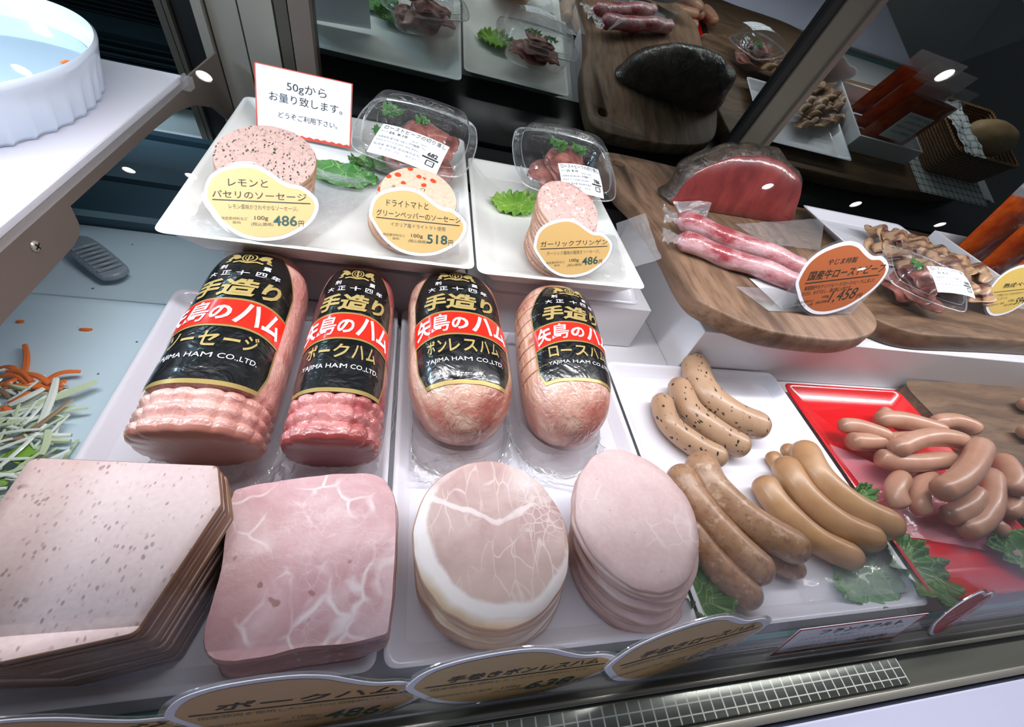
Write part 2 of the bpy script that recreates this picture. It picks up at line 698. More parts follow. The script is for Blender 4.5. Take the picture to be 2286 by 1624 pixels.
def m_saus(name, base, dark, fleck=None, mott=0., coat=.25):
    g = G(name, base, .38, spec=.4, coat=coat, coat_rough=.22, sss=.12)
    c = g.mix(g.mr(g.noise(24, 3, .55), .35, .7), base, dark)
    c = g.mix(g.mr(g.noise(11, 1), .4, .7, 0, .45), c, tuple(min(255, x + 22) for x in base))
    c = g.mix(g.mr(g.rnd(), 0, 1, 0, .3), c, dark)
    at_ = g.node('ShaderNodeAttribute', attribute_name='ends')
    c = g.mix(g.ma('MULTIPLY', at_.outputs['Fac'], .8), c, tuple(int(x * .80) for x in dark))
    if mott:
        c = g.mix(g.mr(g.noise(140, 4, .6), .5, .68, 0, mott), c, (128, 92, 70))
        c = g.mix(g.mr(g.noise(90, 3, .6), .56, .7, 0, mott), c, (216, 184, 156))
    if fleck:
        v = g.scale(g.warp(.01, 90), (1, .5, 1), rot=(0, 0, .7))
        d = g.ma('MULTIPLY', g.mr(g.voro(165, v), .27, .18), g.mr(g.noise(60, 2), .36, .50), True)
        c = g.mix(d, c, fleck)
    g.col(c)
    g.bump(g.noise(60, 4, .6), .16, .002, coat='both')
    return g.m


saus_herb = m_saus('herb_sausage_skin', (188, 154, 124), (162, 126, 96), (40, 40, 34))
saus_coarse = m_saus('coarse_sausage_skin', (180, 140, 108), (152, 110, 80), None, .7)
saus_smoke = m_saus('smoked_sausage_skin', (194, 150, 106), (162, 116, 76))
saus_wien = m_saus('wiener_skin', (192, 148, 126), (172, 120, 90), coat=.3)


def m_ham(name, base, pale, dark, net=None):
    g = G(name, base, .36, spec=.45, coat=.75, coat_rough=.10, sss=.12)
    v = g.scale(g.warp(.03, 12), (1, .4, 1))
    n = g.noise(20, 4, .6, v, .8)
    c = g.mix(g.mr(n, .38, .62), base, pale)
    c = g.mix(g.mr(g.noise(14, 3, .6, dist=.8), .48, .62, 0, .85), c, dark)
    c = g.mix(g.mr(g.noise(60, 3, .6, v), .55, .75, 0, .5), c, pale)
    g.col(c)
    b1 = g.noise(26, 4, .6, g.scale(g.warp(.02, 25), (1.6, .5, 1)), 1.2)
    b2 = g.ma('ADD', b1, g.ma('MULTIPLY', g.noise(75, 3, .6, dist=1.5), .5))
    g.bump(b2, .6, .006, coat='both')
    return g.m


ham_skin_a = m_ham('sausage_loaf_skin', (224, 168, 158), (236, 194, 182), (206, 142, 132))
ham_skin_b = m_ham('pork_loaf_skin', (200, 116, 114), (222, 162, 156), (160, 66, 68))
ham_skin_c = m_ham('boned_ham_skin', (192, 120, 104), (230, 198, 176), (156, 74, 62))
ham_skin_d = m_ham('loin_ham_skin', (202, 144, 128), (230, 192, 174), (174, 92, 80))
cut_a = plain('loaf_cut_end', (196, 128, 112), .4, coat=.5, coat_rough=.15, sss=.1)
cut_b = plain('pork_cut_end', (158, 66, 62), .4, coat=.5, coat_rough=.15, sss=.1)
string = plain('netting_string', (196, 150, 110), .6)


def m_leaf(name, a, b, rib):
    g = G(name, a, .42, spec=.35, coat=.15)
    c = g.mix(g.mr(g.noise(45, 4, .6), .35, .7), a, b)
    v = veins(g, 55, .06, .02, 25)
    c = g.mix(g.ma('MULTIPLY', v, .55), c, rib)
    g.col(c)
    g.bump(g.ma('ADD', g.noise(70, 3), g.ma('MULTIPLY', v, -.5)), .5, .003)
    return g.m


leaf_light = m_leaf('frilly_lettuce', (128, 172, 62), (92, 146, 46), (176, 206, 116))
leaf_dark = m_leaf('dark_lettuce', (86, 128, 64), (52, 98, 46), (140, 172, 106))
leaf_green = m_leaf('leaf_under_film', (96, 150, 78), (66, 122, 60), (166, 200, 140))
parsley_m = m_leaf('parsley', (58, 116, 40), (34, 84, 30), (96, 150, 66))
g = G('rare_roast_beef', (150, 52, 52), .35, spec=.4, coat=.6, coat_rough=.08)
X = g.xyz()
fibre = g.noise(30, 5, .65, g.scale(g.warp(.02, 20), (1, 1, .4), rot=(0, .5, 0)))
g.col(g.mix(g.mr(fibre, .3, .7), (96, 28, 30), (142, 58, 54)))
g.bump(g.noise(70, 4, .6), .2, .002, coat='both')
roast_face = g.m
g = G('roast_crust', (96, 80, 70), .42, spec=.4, coat=.9, coat_rough=.12)
g.col(g.mix(g.mr(g.noise(40, 5, .7), .35, .65), (26, 18, 14), (84, 68, 57)))
g.bump(g.noise(34, 5, .6, g.scale(g.warp(.05, 14), (1, .4, 1)), 1.5), .9, .006, coat='both')
roast_crust = g.m
g = G('frozen_pink_tube', (196, 108, 112), .35, spec=.5, coat=.8, coat_rough=.12)
g.col(g.mix(g.mr(g.noise(30, 4, .65, g.scale(g.co(), (.4, 1, 1))), .42, .62), (150, 58, 64), (206, 164, 168)))
g.bump(g.noise(50, 4, .6), .6, .004, coat='both')
tube_m = g.m
g = G('beef_slice', (150, 88, 78), .4, spec=.4, coat=.35, coat_rough=.2)
g.col(g.mix(g.mr(g.noise(60, 4, .6), .35, .65), (122, 66, 58), (188, 118, 106)))
g.bump(g.noise(120, 3), .3, .002)
beef_m = g.m
g = G('cured_bacon_slice', (150, 116, 98), .4, spec=.4, coat=.3, coat_rough=.2)
bx_ = g.scale(g.warp(.012, 40), (1, 1, 1))
bw = g.noise(52, 3, .5, g.scale(bx_, (.3, 1.6, 1)))
g.col(g.mix(g.mr(bw, .42, .58), (108, 70, 56), (184, 148, 114)))
g.bump(g.noise(120, 3), .3, .002)
bacon_m = g.m
g = G('orange_red_sauce_pouch', (196, 84, 20), .3, coat=.9, coat_rough=.08)
g.col(g.mix(g.mr(g.noise(26, 5, .6), .35, .68), (140, 34, 8), (190, 88, 22)))
g.bump(g.noise(22, 4, .6, dist=1.), .6, .006, coat='both')
kimchi_m = g.m
carrot_m = plain('carrot', (232, 120, 52), .4, coat=.3)
radish_m = plain('white_radish', (228, 238, 228), .35, coat=.3)
celery_m = plain('pale_celery', (196, 214, 176), .35, coat=.3)
brown_veg = plain('brown_burdock', (150, 124, 96), .45)
g = G('tray_glaze_blue_light_tint', (196, 222, 234), .3, coat=.4)  # bluish light of the left side is put into this base colour
dots = g.ma('MULTIPLY', g.mr(g.voro(46, g.warp(.004, 80)), .07, .045), g.mr(g.noise(20, 1), .42, .55), True)
g.col(g.mix(dots, g.mix(g.noise(9, 4), (190, 216, 230), (210, 230, 238)), (70, 84, 92)))
blue_tray = g.m
g = G('wicker', (150, 112, 66), .5)
wv = g.wave(45, 1, 1, None, 'Z')
g.col(g.mix(wv, (92, 62, 34), (172, 130, 80)))
g.bump(g.ma('ADD', wv, g.wave(60, 1, 1, None, 'DIAGONAL')), .8, .004)
wicker_m = g.m
g = G('gingham_cloth', (220, 224, 226), .8)
X = g.xyz()
lx = g.mr(g.ma('PINGPONG', X[0], .011), .0026, .0020)
ly = g.mr(g.ma('PINGPONG', X[1], .011), .0026, .0020)
g.col(g.mix(g.ma('ADD', g.ma('MULTIPLY', lx, .5), g.ma('MULTIPLY', ly, .5)), (222, 226, 228), (44, 50, 62)))
gingham = g.m
g = G('bread_crust', (170, 130, 84), .6)
g.col(g.mix(g.noise(30, 4), (150, 108, 66), (206, 176, 134)))
bread_m = g.m
g = G('shelf_white', (208, 208, 218), .4)
shelf_m = g.m
film_bead = clear('welded_film_edge', milk=.38, base=.30, rough=.12)
rim_bead = clear('tub_rim_edge', milk=.16, base=.30, rough=.06)
dish_m = m_ceramic('white_dish_glaze', (204, 216, 232))
g = G('pale_broth', (172, 190, 204), .05, coat=.6)
broth = g.m
g = G('steel_painted_led_reflection', (150, 150, 142), .3, metal=.9)
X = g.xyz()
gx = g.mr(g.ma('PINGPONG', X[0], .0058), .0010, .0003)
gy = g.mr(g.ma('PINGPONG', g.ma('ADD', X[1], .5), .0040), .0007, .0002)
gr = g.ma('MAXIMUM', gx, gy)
g.col(g.mix(gr, (158, 162, 152), (255, 255, 246)))  # bright grid lines paint a reflected LED grille into the base colour
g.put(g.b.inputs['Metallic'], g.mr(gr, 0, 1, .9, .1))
reflection_grid_steel = g.m
lavender = plain('white_counter_front', (214, 214, 240), .35)
teal_strip = plain('teal_acrylic_edge', (60, 122, 120), .25, coat=.5)
outer_floor = plain('shop_floor', (96, 96, 92), .5)


# ------------------------------------------------------------------ the setting
MA = math.radians(11.9)
MY = .903
sA, cA = math.sin(MA), math.cos(MA)


def mp(x, s, out=0.):
    """a point of the leaning back mirror: s up along it, out towards the viewer"""
    return Vector((x, MY - s * sA - out * cA, s * cA - out * sA))


def mbox(x0, x1, s0, s1, o0, o1):
    V = [mp(x, s, o) for o in (o0, o1) for s in (s0, s1) for x in (x0, x1)]
    return V, [[0, 1, 3, 2], [4, 6, 7, 5], [0, 4, 5, 1], [2, 3, 7, 6], [0, 2, 6, 4], [1, 5, 7, 3]]


def struct(name, vf, mat, parent=None, **k):
    o = obj(name, vf, mat, parent, **k)
    if parent is None:
        o['kind'] = 'structure'
    return o


struct('floor', box(-1.3, 2.0, .036, .93, -.05, -.022), white_board)
struct('wall_back', mbox(-1.3, 2.0, -.03, .75, -.006, 0), mirror_m)
struct('trim_1', box(-.20, 2.0, .712, .880, -.021, .068, .002), blackm)
struct('window_1', (lambda a, b, t: ([a + Vector((-1.3, 0, 0)), a + Vector((1.9, 0, 0)), b + Vector((1.9, 0, 0)), b + Vector((-1.3, 0, 0)),
        a + t + Vector((-1.3, 0, 0)), a + t + Vector((1.9, 0, 0)), b + t + Vector((1.9, 0, 0)), b + t + Vector((-1.3, 0, 0))],
        [[0, 1, 2, 3], [7, 6, 5, 4], [0, 4, 5, 1], [2, 6, 7, 3], [1, 5, 6, 2], [0, 3, 7, 4]]))(Vector((0, .0205, -.024)), Vector((0, .3058, .47)), Vector((0, .0043, -.0025))), front_glass_m, smooth=0)
rail_m = plain('grey_rail_metal', (122, 122, 112), .35, metal=.4)
rail = struct('trim_2', join(box(-1.3, 1.9, -.018, .036, -.07, -.030, .002)), rail_m)
o = struct('rail_face', box(-.25, .522, -.0085, .0132, -.0302, -.0262, .001), reflection_grid_steel, rail)
o = struct('rail_lip', box(-1.3, 1.9, .0150, .0195, -.0302, -.0215, .001), steel, rail)
o = struct('rail_nose', box(-1.3, 1.9, -.0178, -.0110, -.0302, -.0272, .001), steel, rail)
struct('trim_3', box(-1.3, 1.9, -.42, -.0187, -.16, -.034, .005, 3), lavender)
struct('trim_4', box(-1.3, 1.9, .0415, .047, -.0219, -.012, .0008), teal_strip)
# slanting frame bars lying on the mirror
dp = thing('mirror_door', 'stack of grey metal door stiles standing at the mirror, left of the white plate', 'door frame', mp(-.25, 0))
for x0, x1, th, m in ((-.362, -.352, .012, steel_dark), (-.349, -.343, .016, steel_dark), (-.339, -.312, .010, gasket), (-.309, -.296, .022, steel),
                      (-.293, -.252, .012, steel), (-.249, -.203, .014, steel), (-.199, -.182, .018, steel_dark), (-.179, -.150, .024, bronze)):
    obj('stile', mbox(x0, x1, -.018, .5, .0005, th), m, dp, smooth=0)
dp2 = thing('mirror_post', 'slanting grey aluminium post on the mirror behind the roast beef', 'post', mp(.68, 0))
obj('post_body', mbox(.652, .700, .05, .62, .0005, .014), plain('aged_aluminium', (112, 108, 96), .42, metal=.4), dp2, smooth=0)
obj('post_reflection', mbox(.634, .6515, .05, .62, .0005, .010), gasket, dp2, smooth=0)  # black strip drawn in place of the post's dark reflection in the mirror
obj('post_edge', mbox(.7005, .712, .05, .62, .0005, .020), bronze, dp2, smooth=0)

# outside the case: shop floor and a dim ceiling with its downlights
struct('floor_shop', box(-6, 7, -9, -.02, -1.02, -1.0), outer_floor)
struct('ceiling', box(-6, 7, -9, -.1, 2.3, 2.35), plain('shop_ceiling', (120, 122, 124), .8))
lamp_m = bpy.data.materials.new('lit_lamp_glass')
lamp_m.use_nodes = True
lamp_m.node_tree.nodes['Principled BSDF'].inputs['Emission Color'].default_value = (1, .97, .92, 1)
lamp_m.node_tree.nodes['Principled BSDF'].inputs['Emission Strength'].default_value = 45
DL = thing('ceiling_downlight', 'round ceiling downlight over the shop floor, seen only as glints in the front glass', 'downlight', (-1.15, -2.07, 2.3), 'shop ceiling downlights')
def disc_ring(r, z, dx=-1.15, dy=-2.07):
    r *= .62
    return [(dx + r * math.cos(2 * PI * k / 32), dy + r * math.sin(2 * PI * k / 32), z) for k in range(32)]
obj('lamp_ring', loft([disc_ring(.062, 2.2985), disc_ring(.064, 2.292), disc_ring(.085, 2.292), disc_ring(.088, 2.2985)], False, False), steel, DL)
obj('lamp_glass', loft([disc_ring(.061, 2.2975), disc_ring(.0005, 2.2965)], False, True), lamp_m, DL)
for x, y in ((-2.04, -3.19), (-1.61, -3.14), (-2.13, -2.31), (2.79, -2.0), (3.71, -1.99), (4.79, -2.02), (2.9, -.9), (5.09, -2.94)):
    c_ = DL.copy()
    C.objects.link(c_)
    c_.location = (x, y, 2.3)
    for ch in list(DL.children):
        d_ = ch.copy()
        C.objects.link(d_)
        d_.parent = c_

# risers under the plates
RISE = .0555
for i, (x0, x1, y0, y1, lab) in enumerate((
        (-.195, .086, .458, .71, 'white block step under the large white plate'),
        (.0885, .356, .440, .71, 'white block step under the narrower white plate'))):
    t = thing('display_riser', lab, 'riser', ((x0 + x1) / 2, y0, -.022))
    obj('riser_box', box(x0, x1, y0, y1, -.0215, RISE, .0012, 1), white_board, t, smooth=30)
t = thing('display_riser', 'long white block step under the two wooden boards', 'riser', (.8, .388, -.022))
obj('riser_box', box(.412, 1.75, .3885, .71, -.0215, .070, .0012, 1), white_board, t, smooth=30)

# air grille on the left
t = thing('air_grille', 'dark louvred air grille in the case floor behind the wide shelf', 'grille', (-.5, .72, -.022))
obj('grille_frame', join(box(-1.25, -.21, .585, .60, -.0215, -.004), box(-1.25, -.21, .69, .73, -.0215, -.002), box(-1.25, -.21, .835, .852, -.0215, .0)), dark_teal, t, smooth=0)
obj('grille_pan', box(-1.25, -.21, .60, .835, -.0215, -.018), plain('grille_pan_blue', (26, 42, 52), .5), t, smooth=0)
for k in range(7):
    y = .606 + k * .012
    obj('louvre', xf(box(-1.25, -.212, -.004, .004, -.0005, .0005), Matrix.Translation((0, y, -.008)) @ Matrix.Rotation(.5, 4, 'X')), dark_teal, t, smooth=0)
for k in range(6):
    y = .740 + k * .016
    obj('louvre', xf(box(-1.25, -.212, -.006, .006, -.0005, .0005), Matrix.Translation((0, y, -.008)) @ Matrix.Rotation(.5, 4, 'X')), dark_teal, t, smooth=0)

# ------------------------------------------------------------------ trays and plates
FL = -.012
TR1 = [(-.2555, .052), (.0015, .052), (.0015, .456), (-.2555, .456)]
TR2 = [(.0065, .052), (.286, .052), (.286, .456), (.0065, .456)]
TR3 = [(.290, .052), (.583, .052), (.583, .386), (.290, .386)]
for cs, lab in ((TR1, 'white shallow tray under the meatloaf slices and the two left wrapped loaves'),
                (TR2, 'white shallow tray under the round ham slices and the two right wrapped hams'),
                (TR3, 'white shallow tray carrying the fanned thick sausages')):
    q = [(c[0], c[1]) for c in cs]
    o = obj('serving_tray', tray_mesh(q, 0., FL, -.0205, .012, flare=.012), white_tray, smooth=60)
    tag(o, lab, 'tray', 'white trays on the case floor')
o = obj('serving_plate', tray_mesh([(.588, .054), (.838, .054), (.838, .364), (.588, .364)], .002, -.010, -.0205, .014, flare=.028), red_glaze, smooth=60)
tag(o, 'glossy red square plate under the heap of small sausages', 'plate')
P1 = [(-.231, .409), (.083, .411), (.0925, .785), (-.243, .785)]
P2 = [(.0885, .419), (.319, .428), (.324, .745), (.098, .742)]
o = obj('serving_plate', tray_mesh(P1, .110, .092, .0745, .012, flare=.03, wall=.005, foot=.03), white_plate, smooth=60)
tag(o, 'large white plate with the lemon and the tomato sausage slices', 'plate', 'white plates on the step')
o = obj('serving_plate', tray_mesh(P2, .100, .085, .0745, .012, flare=.03, wall=.005, foot=.022), white_plate, smooth=60)
tag(o, 'narrower white plate with the garlic sausage slices', 'plate', 'white plates on the step')
PF1, PF2 = .092, .085
for x0, x1, y0, y1, lab in ((.112, .338, .447, .69, 'low upturned white tray holding up the narrower white plate'), (-.19, .06, .480, .70, 'low upturned white tray holding up the large white plate')):
    q = [(x0, y0), (x1, y0), (x1, y1), (x0, y1)]
    o = obj('plate_stand', loft([quad_ring(q, .000, .014, .0558), quad_ring(q, .000, .014, .0585), quad_ring(q, .003, .013, .060), quad_ring(q, .012, .010, .0725), quad_ring(q, .016, .008, .0742)]), white_tray, smooth=50)
    tag(o, lab, 'stand')

# ------------------------------------------------------------------ wrapped hams
class Ham:
    def __init__(s, x0, x1, y0, y1, rx, rz, front, net=None, lift=0.):
        s.lift = lift
        s.x0, s.x1, s.y0, s.y1, s.rx, s.rz, s.front, s.net = x0, x1, y0, y1, rx, rz, front, net
        s.L = y1 - y0

    def prof(s, t):
        if t > .74:
            k = (t - .74) / .26
            return max(.0, 1 - k ** 2.6) ** (1 / 2.3)
        if s.front == 'dome' and t < .34:
            k = (.34 - t) / .34
            return max(.0, 1 - k ** 2.6) ** (1 / 2.2)
        if s.front == 'cut' and t < .02:
            return .96 + 2 * t
        return 1.

    def S(s, t, ph, off=0.):
        netted = off < .0003
        p = s.prof(t)
        bulge = 1 + .05 * math.sin(PI * min(1, max(0, t))) if s.front == 'dome' else 1.03 - .06 * t
        e = 2 / 2.35
        sn, cs = math.sin(ph), math.cos(ph)
        dx = math.copysign(abs(sn) ** e, sn)
        dz = math.copysign(abs(cs) ** e, cs)
        k = p * bulge
        nz = noise.noise(Vector((t * 5 + s.x0 * 90, sn * 1.4, cs * 1.4)))
        k *= 1 + .018 * nz
        if s.front == 'dome' and t < .3:
            k *= 1 - .022 * (1 - t / .3) * (.5 + .5 * math.sin(ph * 17 + 3 * noise.noise(Vector((ph, t * 3, s.x0 * 50)))))
        if s.net and p > .3 and netted:
            f = s.net(t, ph)
            k *= 1 - f
        x = s.x0 + (s.x1 - s.x0) * t + dx * (s.rx * k + off)
        y = s.y0 + s.L * t
        z = FL + s.rz * 1.0 + s.lift * t + dz * (s.rz * k + off)
        if dz < 0:
            z = max(z, FL + .0006)
        if s.front == 'cut':
            y += -.010 * (1 - t) ** 6 * (cs - .2)
        return Vector((x, y, z))


def netting(ts, dphi, wid=.018, depth=.035, tmax=.46):
    def f(t, ph):
        if t > tmax:
            return 0
        fade = min(1, (tmax - t) / .05)
        a = min(abs(t - q) for q in ts) / wid
        b = abs((ph / dphi) % 1 - .5)
        b = (.5 - b) * dphi / .055
        return depth * (math.exp(-a * a) + .55 * math.exp(-b * b)) * fade
    return f


EMB = []


def emblem():
    """gold crest: an oval medallion between two rearing beasts, ribbon beneath; in a 1 x .5 box"""
    out = []
    def ell(cx, cy, a, b, wd, n=28):
        V, Fc = [], []
        for i in range(n):
            t = 2 * PI * i / n
            V += [(cx + a * math.cos(t), cy + b * math.sin(t)), (cx + (a - wd) * math.cos(t), cy + (b - wd) * math.sin(t))]
        for i in range(n):
            j = (i + 1) % n
            Fc.append([2 * i, 2 * j, 2 * j + 1, 2 * i + 1])
        return V, Fc
    out.append(ell(.5, .24, .14, .21, .03))
    out.append(ell(.5, .24, .075, .13, .02))
    out.append(([(.485, .06), (.515, .06), (.515, .42), (.485, .42)], [[0, 1, 2, 3]]))
    for sgn in (-1, 1):
        f = lambda pts: [(.5 + sgn * (x), y) for x, y in pts]
        body = f([(.17, .30), (.20, .14), (.30, .06), (.40, .04), (.44, .10), (.36, .14), (.40, .22), (.46, .34), (.40, .40), (.33, .30), (.25, .36)])
        out.append((body, [list(range(len(body)))]))
        leg = f([(.34, .36), (.47, .42), (.49, .48), (.36, .45)])
        out.append((leg, [[0, 1, 2, 3]]))
        arm = f([(.17, .20), (.15, .28), (.22, .34), (.24, .26)])
        out.append((arm, [[0, 1, 2, 3]]))
    rib = [(.2, .46), (.35, .41), (.5, .47), (.65, .41), (.8, .46), (.78, .52), (.65, .47), (.5, .53), (.35, .47), (.22, .52)]
    out.append((rib, [[0, 1, 8, 9], [1, 2, 7, 8], [2, 3, 6, 7], [3, 4, 5, 6]]))
    return merge2(out)


def ham(h, body_m, cut_m, label, t0, t1, wang, lname, cx=0., hoops=False):
    T = thing('wrapped_ham', label, 'ham', (h.x0, h.y0 + h.L / 2, FL), 'black labelled hams in clear film')
    nt, na = 96, 110
    rings = []
    ts = [0.0005 + (1 - .001) * (i / nt) ** 1.35 for i in range(nt + 1)]
    if h.front == 'dome':
        ts = [.0008 + .9984 * (.5 - .5 * math.cos(PI * i / nt)) * .6 + .4 * .9984 * i / nt for i in range(nt + 1)]
    for t in ts:
        rings.append([h.S(t, 2 * PI * j / na) for j in range(na)])
    body = loft(rings, h.front != 'cut', True)
    obj('meat_body', body, body_m, T)
    if h.front == 'cut':
        r0 = rings[0]
        c = sum(r0, Vector()) / na
        fr = [r0]
        for k, (s_, d) in enumerate(((.97, -.003), (.9, -.0052), (.6, -.0062), (.25, -.0066))):
            fr.append([c + (p - c) * s_ + Vector((0, d, 0)) for p in r0])
        obj('cut_end', loft(fr, False, True), cut_m, T, label='freshly cut darker end face')
    # the label: a bowed sheet lying on the upper side
    def M(u, v, off):
        t = t0 + (t1 - t0) * v
        return h.S(t, cx + u * wang, off)
    def width(v):
        # half-width of the black field over v (0 = bottom edge, 1 = top)
        if v > .70:
            return .5 - .25 * ((v - .70) / .30) ** 1.3
        if v < .12:
            return .5 - .06 * (1 - v / .12)
        return .5
    def patch(inset, off, v0=0., v1=1., nu=28, nv=44, curve=0.):
        V, Fc = [], []
        for i in range(nv + 1):
            v = v0 + (v1 - v0) * i / nv
            hw = width(min(1, max(0, v))) - inset
            for j in range(nu + 1):
                u = -hw + 2 * hw * j / nu
                V.append(M(u, v + curve * (4 * u * u), off))
        for i in range(nv):
            for j in range(nu):
                a = i * (nu + 1) + j
                Fc.append([a, a + 1, a + nu + 2, a + nu + 1])
        return V, Fc
    lab = obj('label', patch(0, .0007), gold_rim, T)
    obj('label_field', patch(.022, .0011, .025, .982), label_black, lab)
    cv = -.05
    obj('red_band', patch(.012, .0019, .362, .545, curve=cv), label_red, lab)
    obj('band_edge', join(patch(.012, .0016, .348, .364, nv=2, curve=cv), patch(.012, .0016, .543, .559, nv=2, curve=cv)), gold_rim, lab)
    def wrap(pieces, off, curve=0.):
        V, Fc = merge2(pieces)
        W = []
        for x, y in V:   # drawing: x 0..1, y 0 (top) .. 1 (bottom)
            u, v = x - .5, 1 - y
            W.append(M(u, v + curve * (4 * u * u), off))
        return W, Fc
    def fine(pieces):
        """cut the letters finely enough to follow the round ham"""
        V, Fc = merge2(pieces)
        bm = bmesh.new()
        vs = [bm.verts.new((x, y, 0)) for x, y in V]
        for f in Fc:
            try:
                bm.faces.new([vs[i] for i in f])
            except ValueError:
                pass
        bmesh.ops.triangulate(bm, faces=bm.faces[:])
        for k in range(1, 16):
            for ax in ((1, 0, 0), (0, 1, 0)):
                bmesh.ops.bisect_plane(bm, geom=bm.verts[:] + bm.edges[:] + bm.faces[:], plane_co=(k / 16, k / 16, 0), plane_no=ax)
        vv, ff = frombm(bm)
        return [([(v.x, v.y) for v in vv], ff)]
    ev, ef = emblem()
    em = ([(.32 + .36 * x, .035 + .20 * y) for x, y in ev], ef)
    obj('crest', wrap(fine([em]), .0018), gold, lab)
    wl = [text_in('創', .30, .152, .365, .188, .01), text_in('業', .62, .152, .685, .188, .01)]
    for k, ch in enumerate('大正十四年'):
        wl.append(text_in(ch, .22 + k * .122, .208, .30 + k * .122, .246, .01))
    obj('founding_lettering', wrap(fine(wl), .0018), white_print, lab)
    obj('maker_lettering', wrap(fine([text_in('YAJIMA HAM CO.,LTD.', .15, .828, .85, .866, .0)]), .0018), white_print, lab)
    obj('script_lettering', wrap(fine([text_in('手造り', .16, .278, .84, .425, .035, .15)]), .0018), gold, lab)
    gl = []
    n = len(lname)
    for k, ch in enumerate(lname):
        wdt = .66 / n
        fl = (.30, .2) if ch == 'ー' else (0, 0)
        y0_, y1_ = .690, .788
        if ch == 'ー':
            y0_, y1_ = .730, .748
        gl.append(text_in(ch, .17 + k * wdt, y0_, .17 + k * wdt + wdt * .8, y1_, .02))
    obj('product_lettering', wrap(fine(gl), .0018, 0), gold, lab)
    bl = []
    for ch, a, b in (('矢', .055, .225), ('島', .235, .415), ('の', .43, .545), ('ハ', .565, .755), ('ム', .775, .945)):
        top, bot = .472, .622
        if ch == 'の':
            top, bot = .505, .61
        bl.append(text_in(ch, a, top, b, bot, .008 if ch == '島' else .03, .12))
    obj('brand_lettering', wrap(fine(bl), .0026, cv), white_print, lab)
    # twisted and welded film edges round the foot of the ham
    xmin = .0235 if h is HC else -9   # clear of the tray's raised edge
    rnd = random.Random(int(h.x0 * 1e4))
    ph0 = rnd.random() * 9
    N = 150
    rows = []
    for row, (zz, e) in enumerate(((.024, .0), (.012, .002), (.0035, .006), (.0015, .011), (.004, .017))):
        ring = []
        for j in range(N):
            a = 2 * PI * j / N
            # walk round the footprint
            cxm = (h.x0 + h.x1) / 2
            ex, ey = (h.rx + .002), h.L / 2 + .004
            dx, dy = math.cos(a), math.sin(a)
            ee = 2 / 4.2
            px = cxm + math.copysign(abs(dx) ** ee, dx) * ex
            py = (h.y0 + h.y1) / 2 + math.copysign(abs(dy) ** ee, dy) * ey
            px += (h.x1 - h.x0) * ((py - h.y0) / h.L - .5)
            front = max(0, -dy)
            wv = noise.noise(Vector((a * 9 + ph0, row * .9, 0))) * .0035 + noise.noise(Vector((a * 23 + ph0, row, 2))) * .002
            g_ = e * (.42 + 1.2 * front ** 3) + (.8 + front) * wv * (row > 1)
            ring.append((max(px + dx * g_, xmin), min(py + dy * g_, h.y1 - .022), max(FL + .0008, FL + zz + wv * .9 * (row > 1) + (.004 * front if row == 4 else 0))))
        rows.append(ring)
    obj('film_skirt', loft(rows, False, False), film, T, smooth=180)
    ed = [Vector(p) + Vector((0, 0, .0004)) for p in rows[-1]]
    obj('film_weld', tube(ed + [ed[0]], lambda t: .0007 + .0005 * noise.noise(Vector((t * 60, h.x0 * 40, 0))), 6), film_bead, T)
    if h.front == 'dome':
        # gathered bag end in front
        rows = []
        for row in range(7):
            f = row / 6
            ring = []
            for j in range(64):
                q = j / 63
                a = PI * (1.06 + .88 * q)
                wv = noise.noise(Vector((q * 16 + ph0, f * 3, 5)))
                rr = 1 + .13 * f + .05 * wv * f
                xx = (h.x0) + math.cos(a) * (h.rx * .98) * rr * 1.04
                yy = h.y0 + .048 + math.sin(a) * (.052 + .016 * f) + .003 * wv * f
                zz = FL + .028 * (1 - f) ** 1.5 + .0035 + .004 * wv * f
                ring.append((max(xx, xmin), yy, max(FL + .0008, zz)))
            rows.append(ring)
        obj('film_end', loft(rows, False, False, closed=False), film, T, smooth=180)
        ed = [Vector(p) + Vector((0, 0, .0005)) for p in rows[-1]]
        obj('film_weld', tube(ed, lambda t: .0009 + .0008 * noise.noise(Vector((t * 40, h.x0 * 40, 3))), 6), film_bead, T)
    if hoops:
        for k in range(7):
            t = .33 + k * .085
            pts = [h.S(t + .02 * math.sin(a * 1.2), a, .0006) for a in [-(.62 + .9 * i / 14) for i in range(15)]]
            obj('string', tube(pts, .0006, 6), string, T)
        for k in range(4):
            a = -1.0 - k * .16
            pts = [h.S(.24 + .55 * i / 16, a + .1 * math.sin(i * .25), .0003) for i in range(17)]
            obj('string', tube(pts, .00035, 5), string, T)
    return T


HA = Ham(-.1525, -.1445, .2175, .452, .0485, .0475, 'cut', netting((.035, .085, .135), .40, wid=.012, tmax=.19, depth=.085), .012)
HB = Ham(-.0490, -.0430, .2165, .452, .0415, .0440, 'cut', netting((.045, .11, .175), .42, wid=.014, tmax=.22, depth=.10), .013)
HC = Ham(.0740, .0650, .2300, .452, .0525, .0475, 'dome', None, .014)
HD = Ham(.1900, .1950, .2310, .436, .0490, .0455, 'dome', None, .026)
ham(HA, ham_skin_a, cut_a, 'pale pink wrapped loaf, its cut front end showing, standing furthest from the sausages', .135, .875, 2.2, 'ソーセージ', -.06)
ham(HB, ham_skin_b, cut_b, 'dark pink wrapped pork loaf with netted front and deep red cut end', .150, .875, 2.25, 'ポークハム', 0)
ham(HC, ham_skin_c, None, 'wrapped boned ham with rounded front, behind the fat rimmed ham slices', .150, .885, 2.0, 'ボンレスハム', -.05)
ham(HD, ham_skin_d, None, 'wrapped loin ham with string netting along its side, behind the pale loin slices', .205, .885, 2.0, 'ロースハム', .10, True)


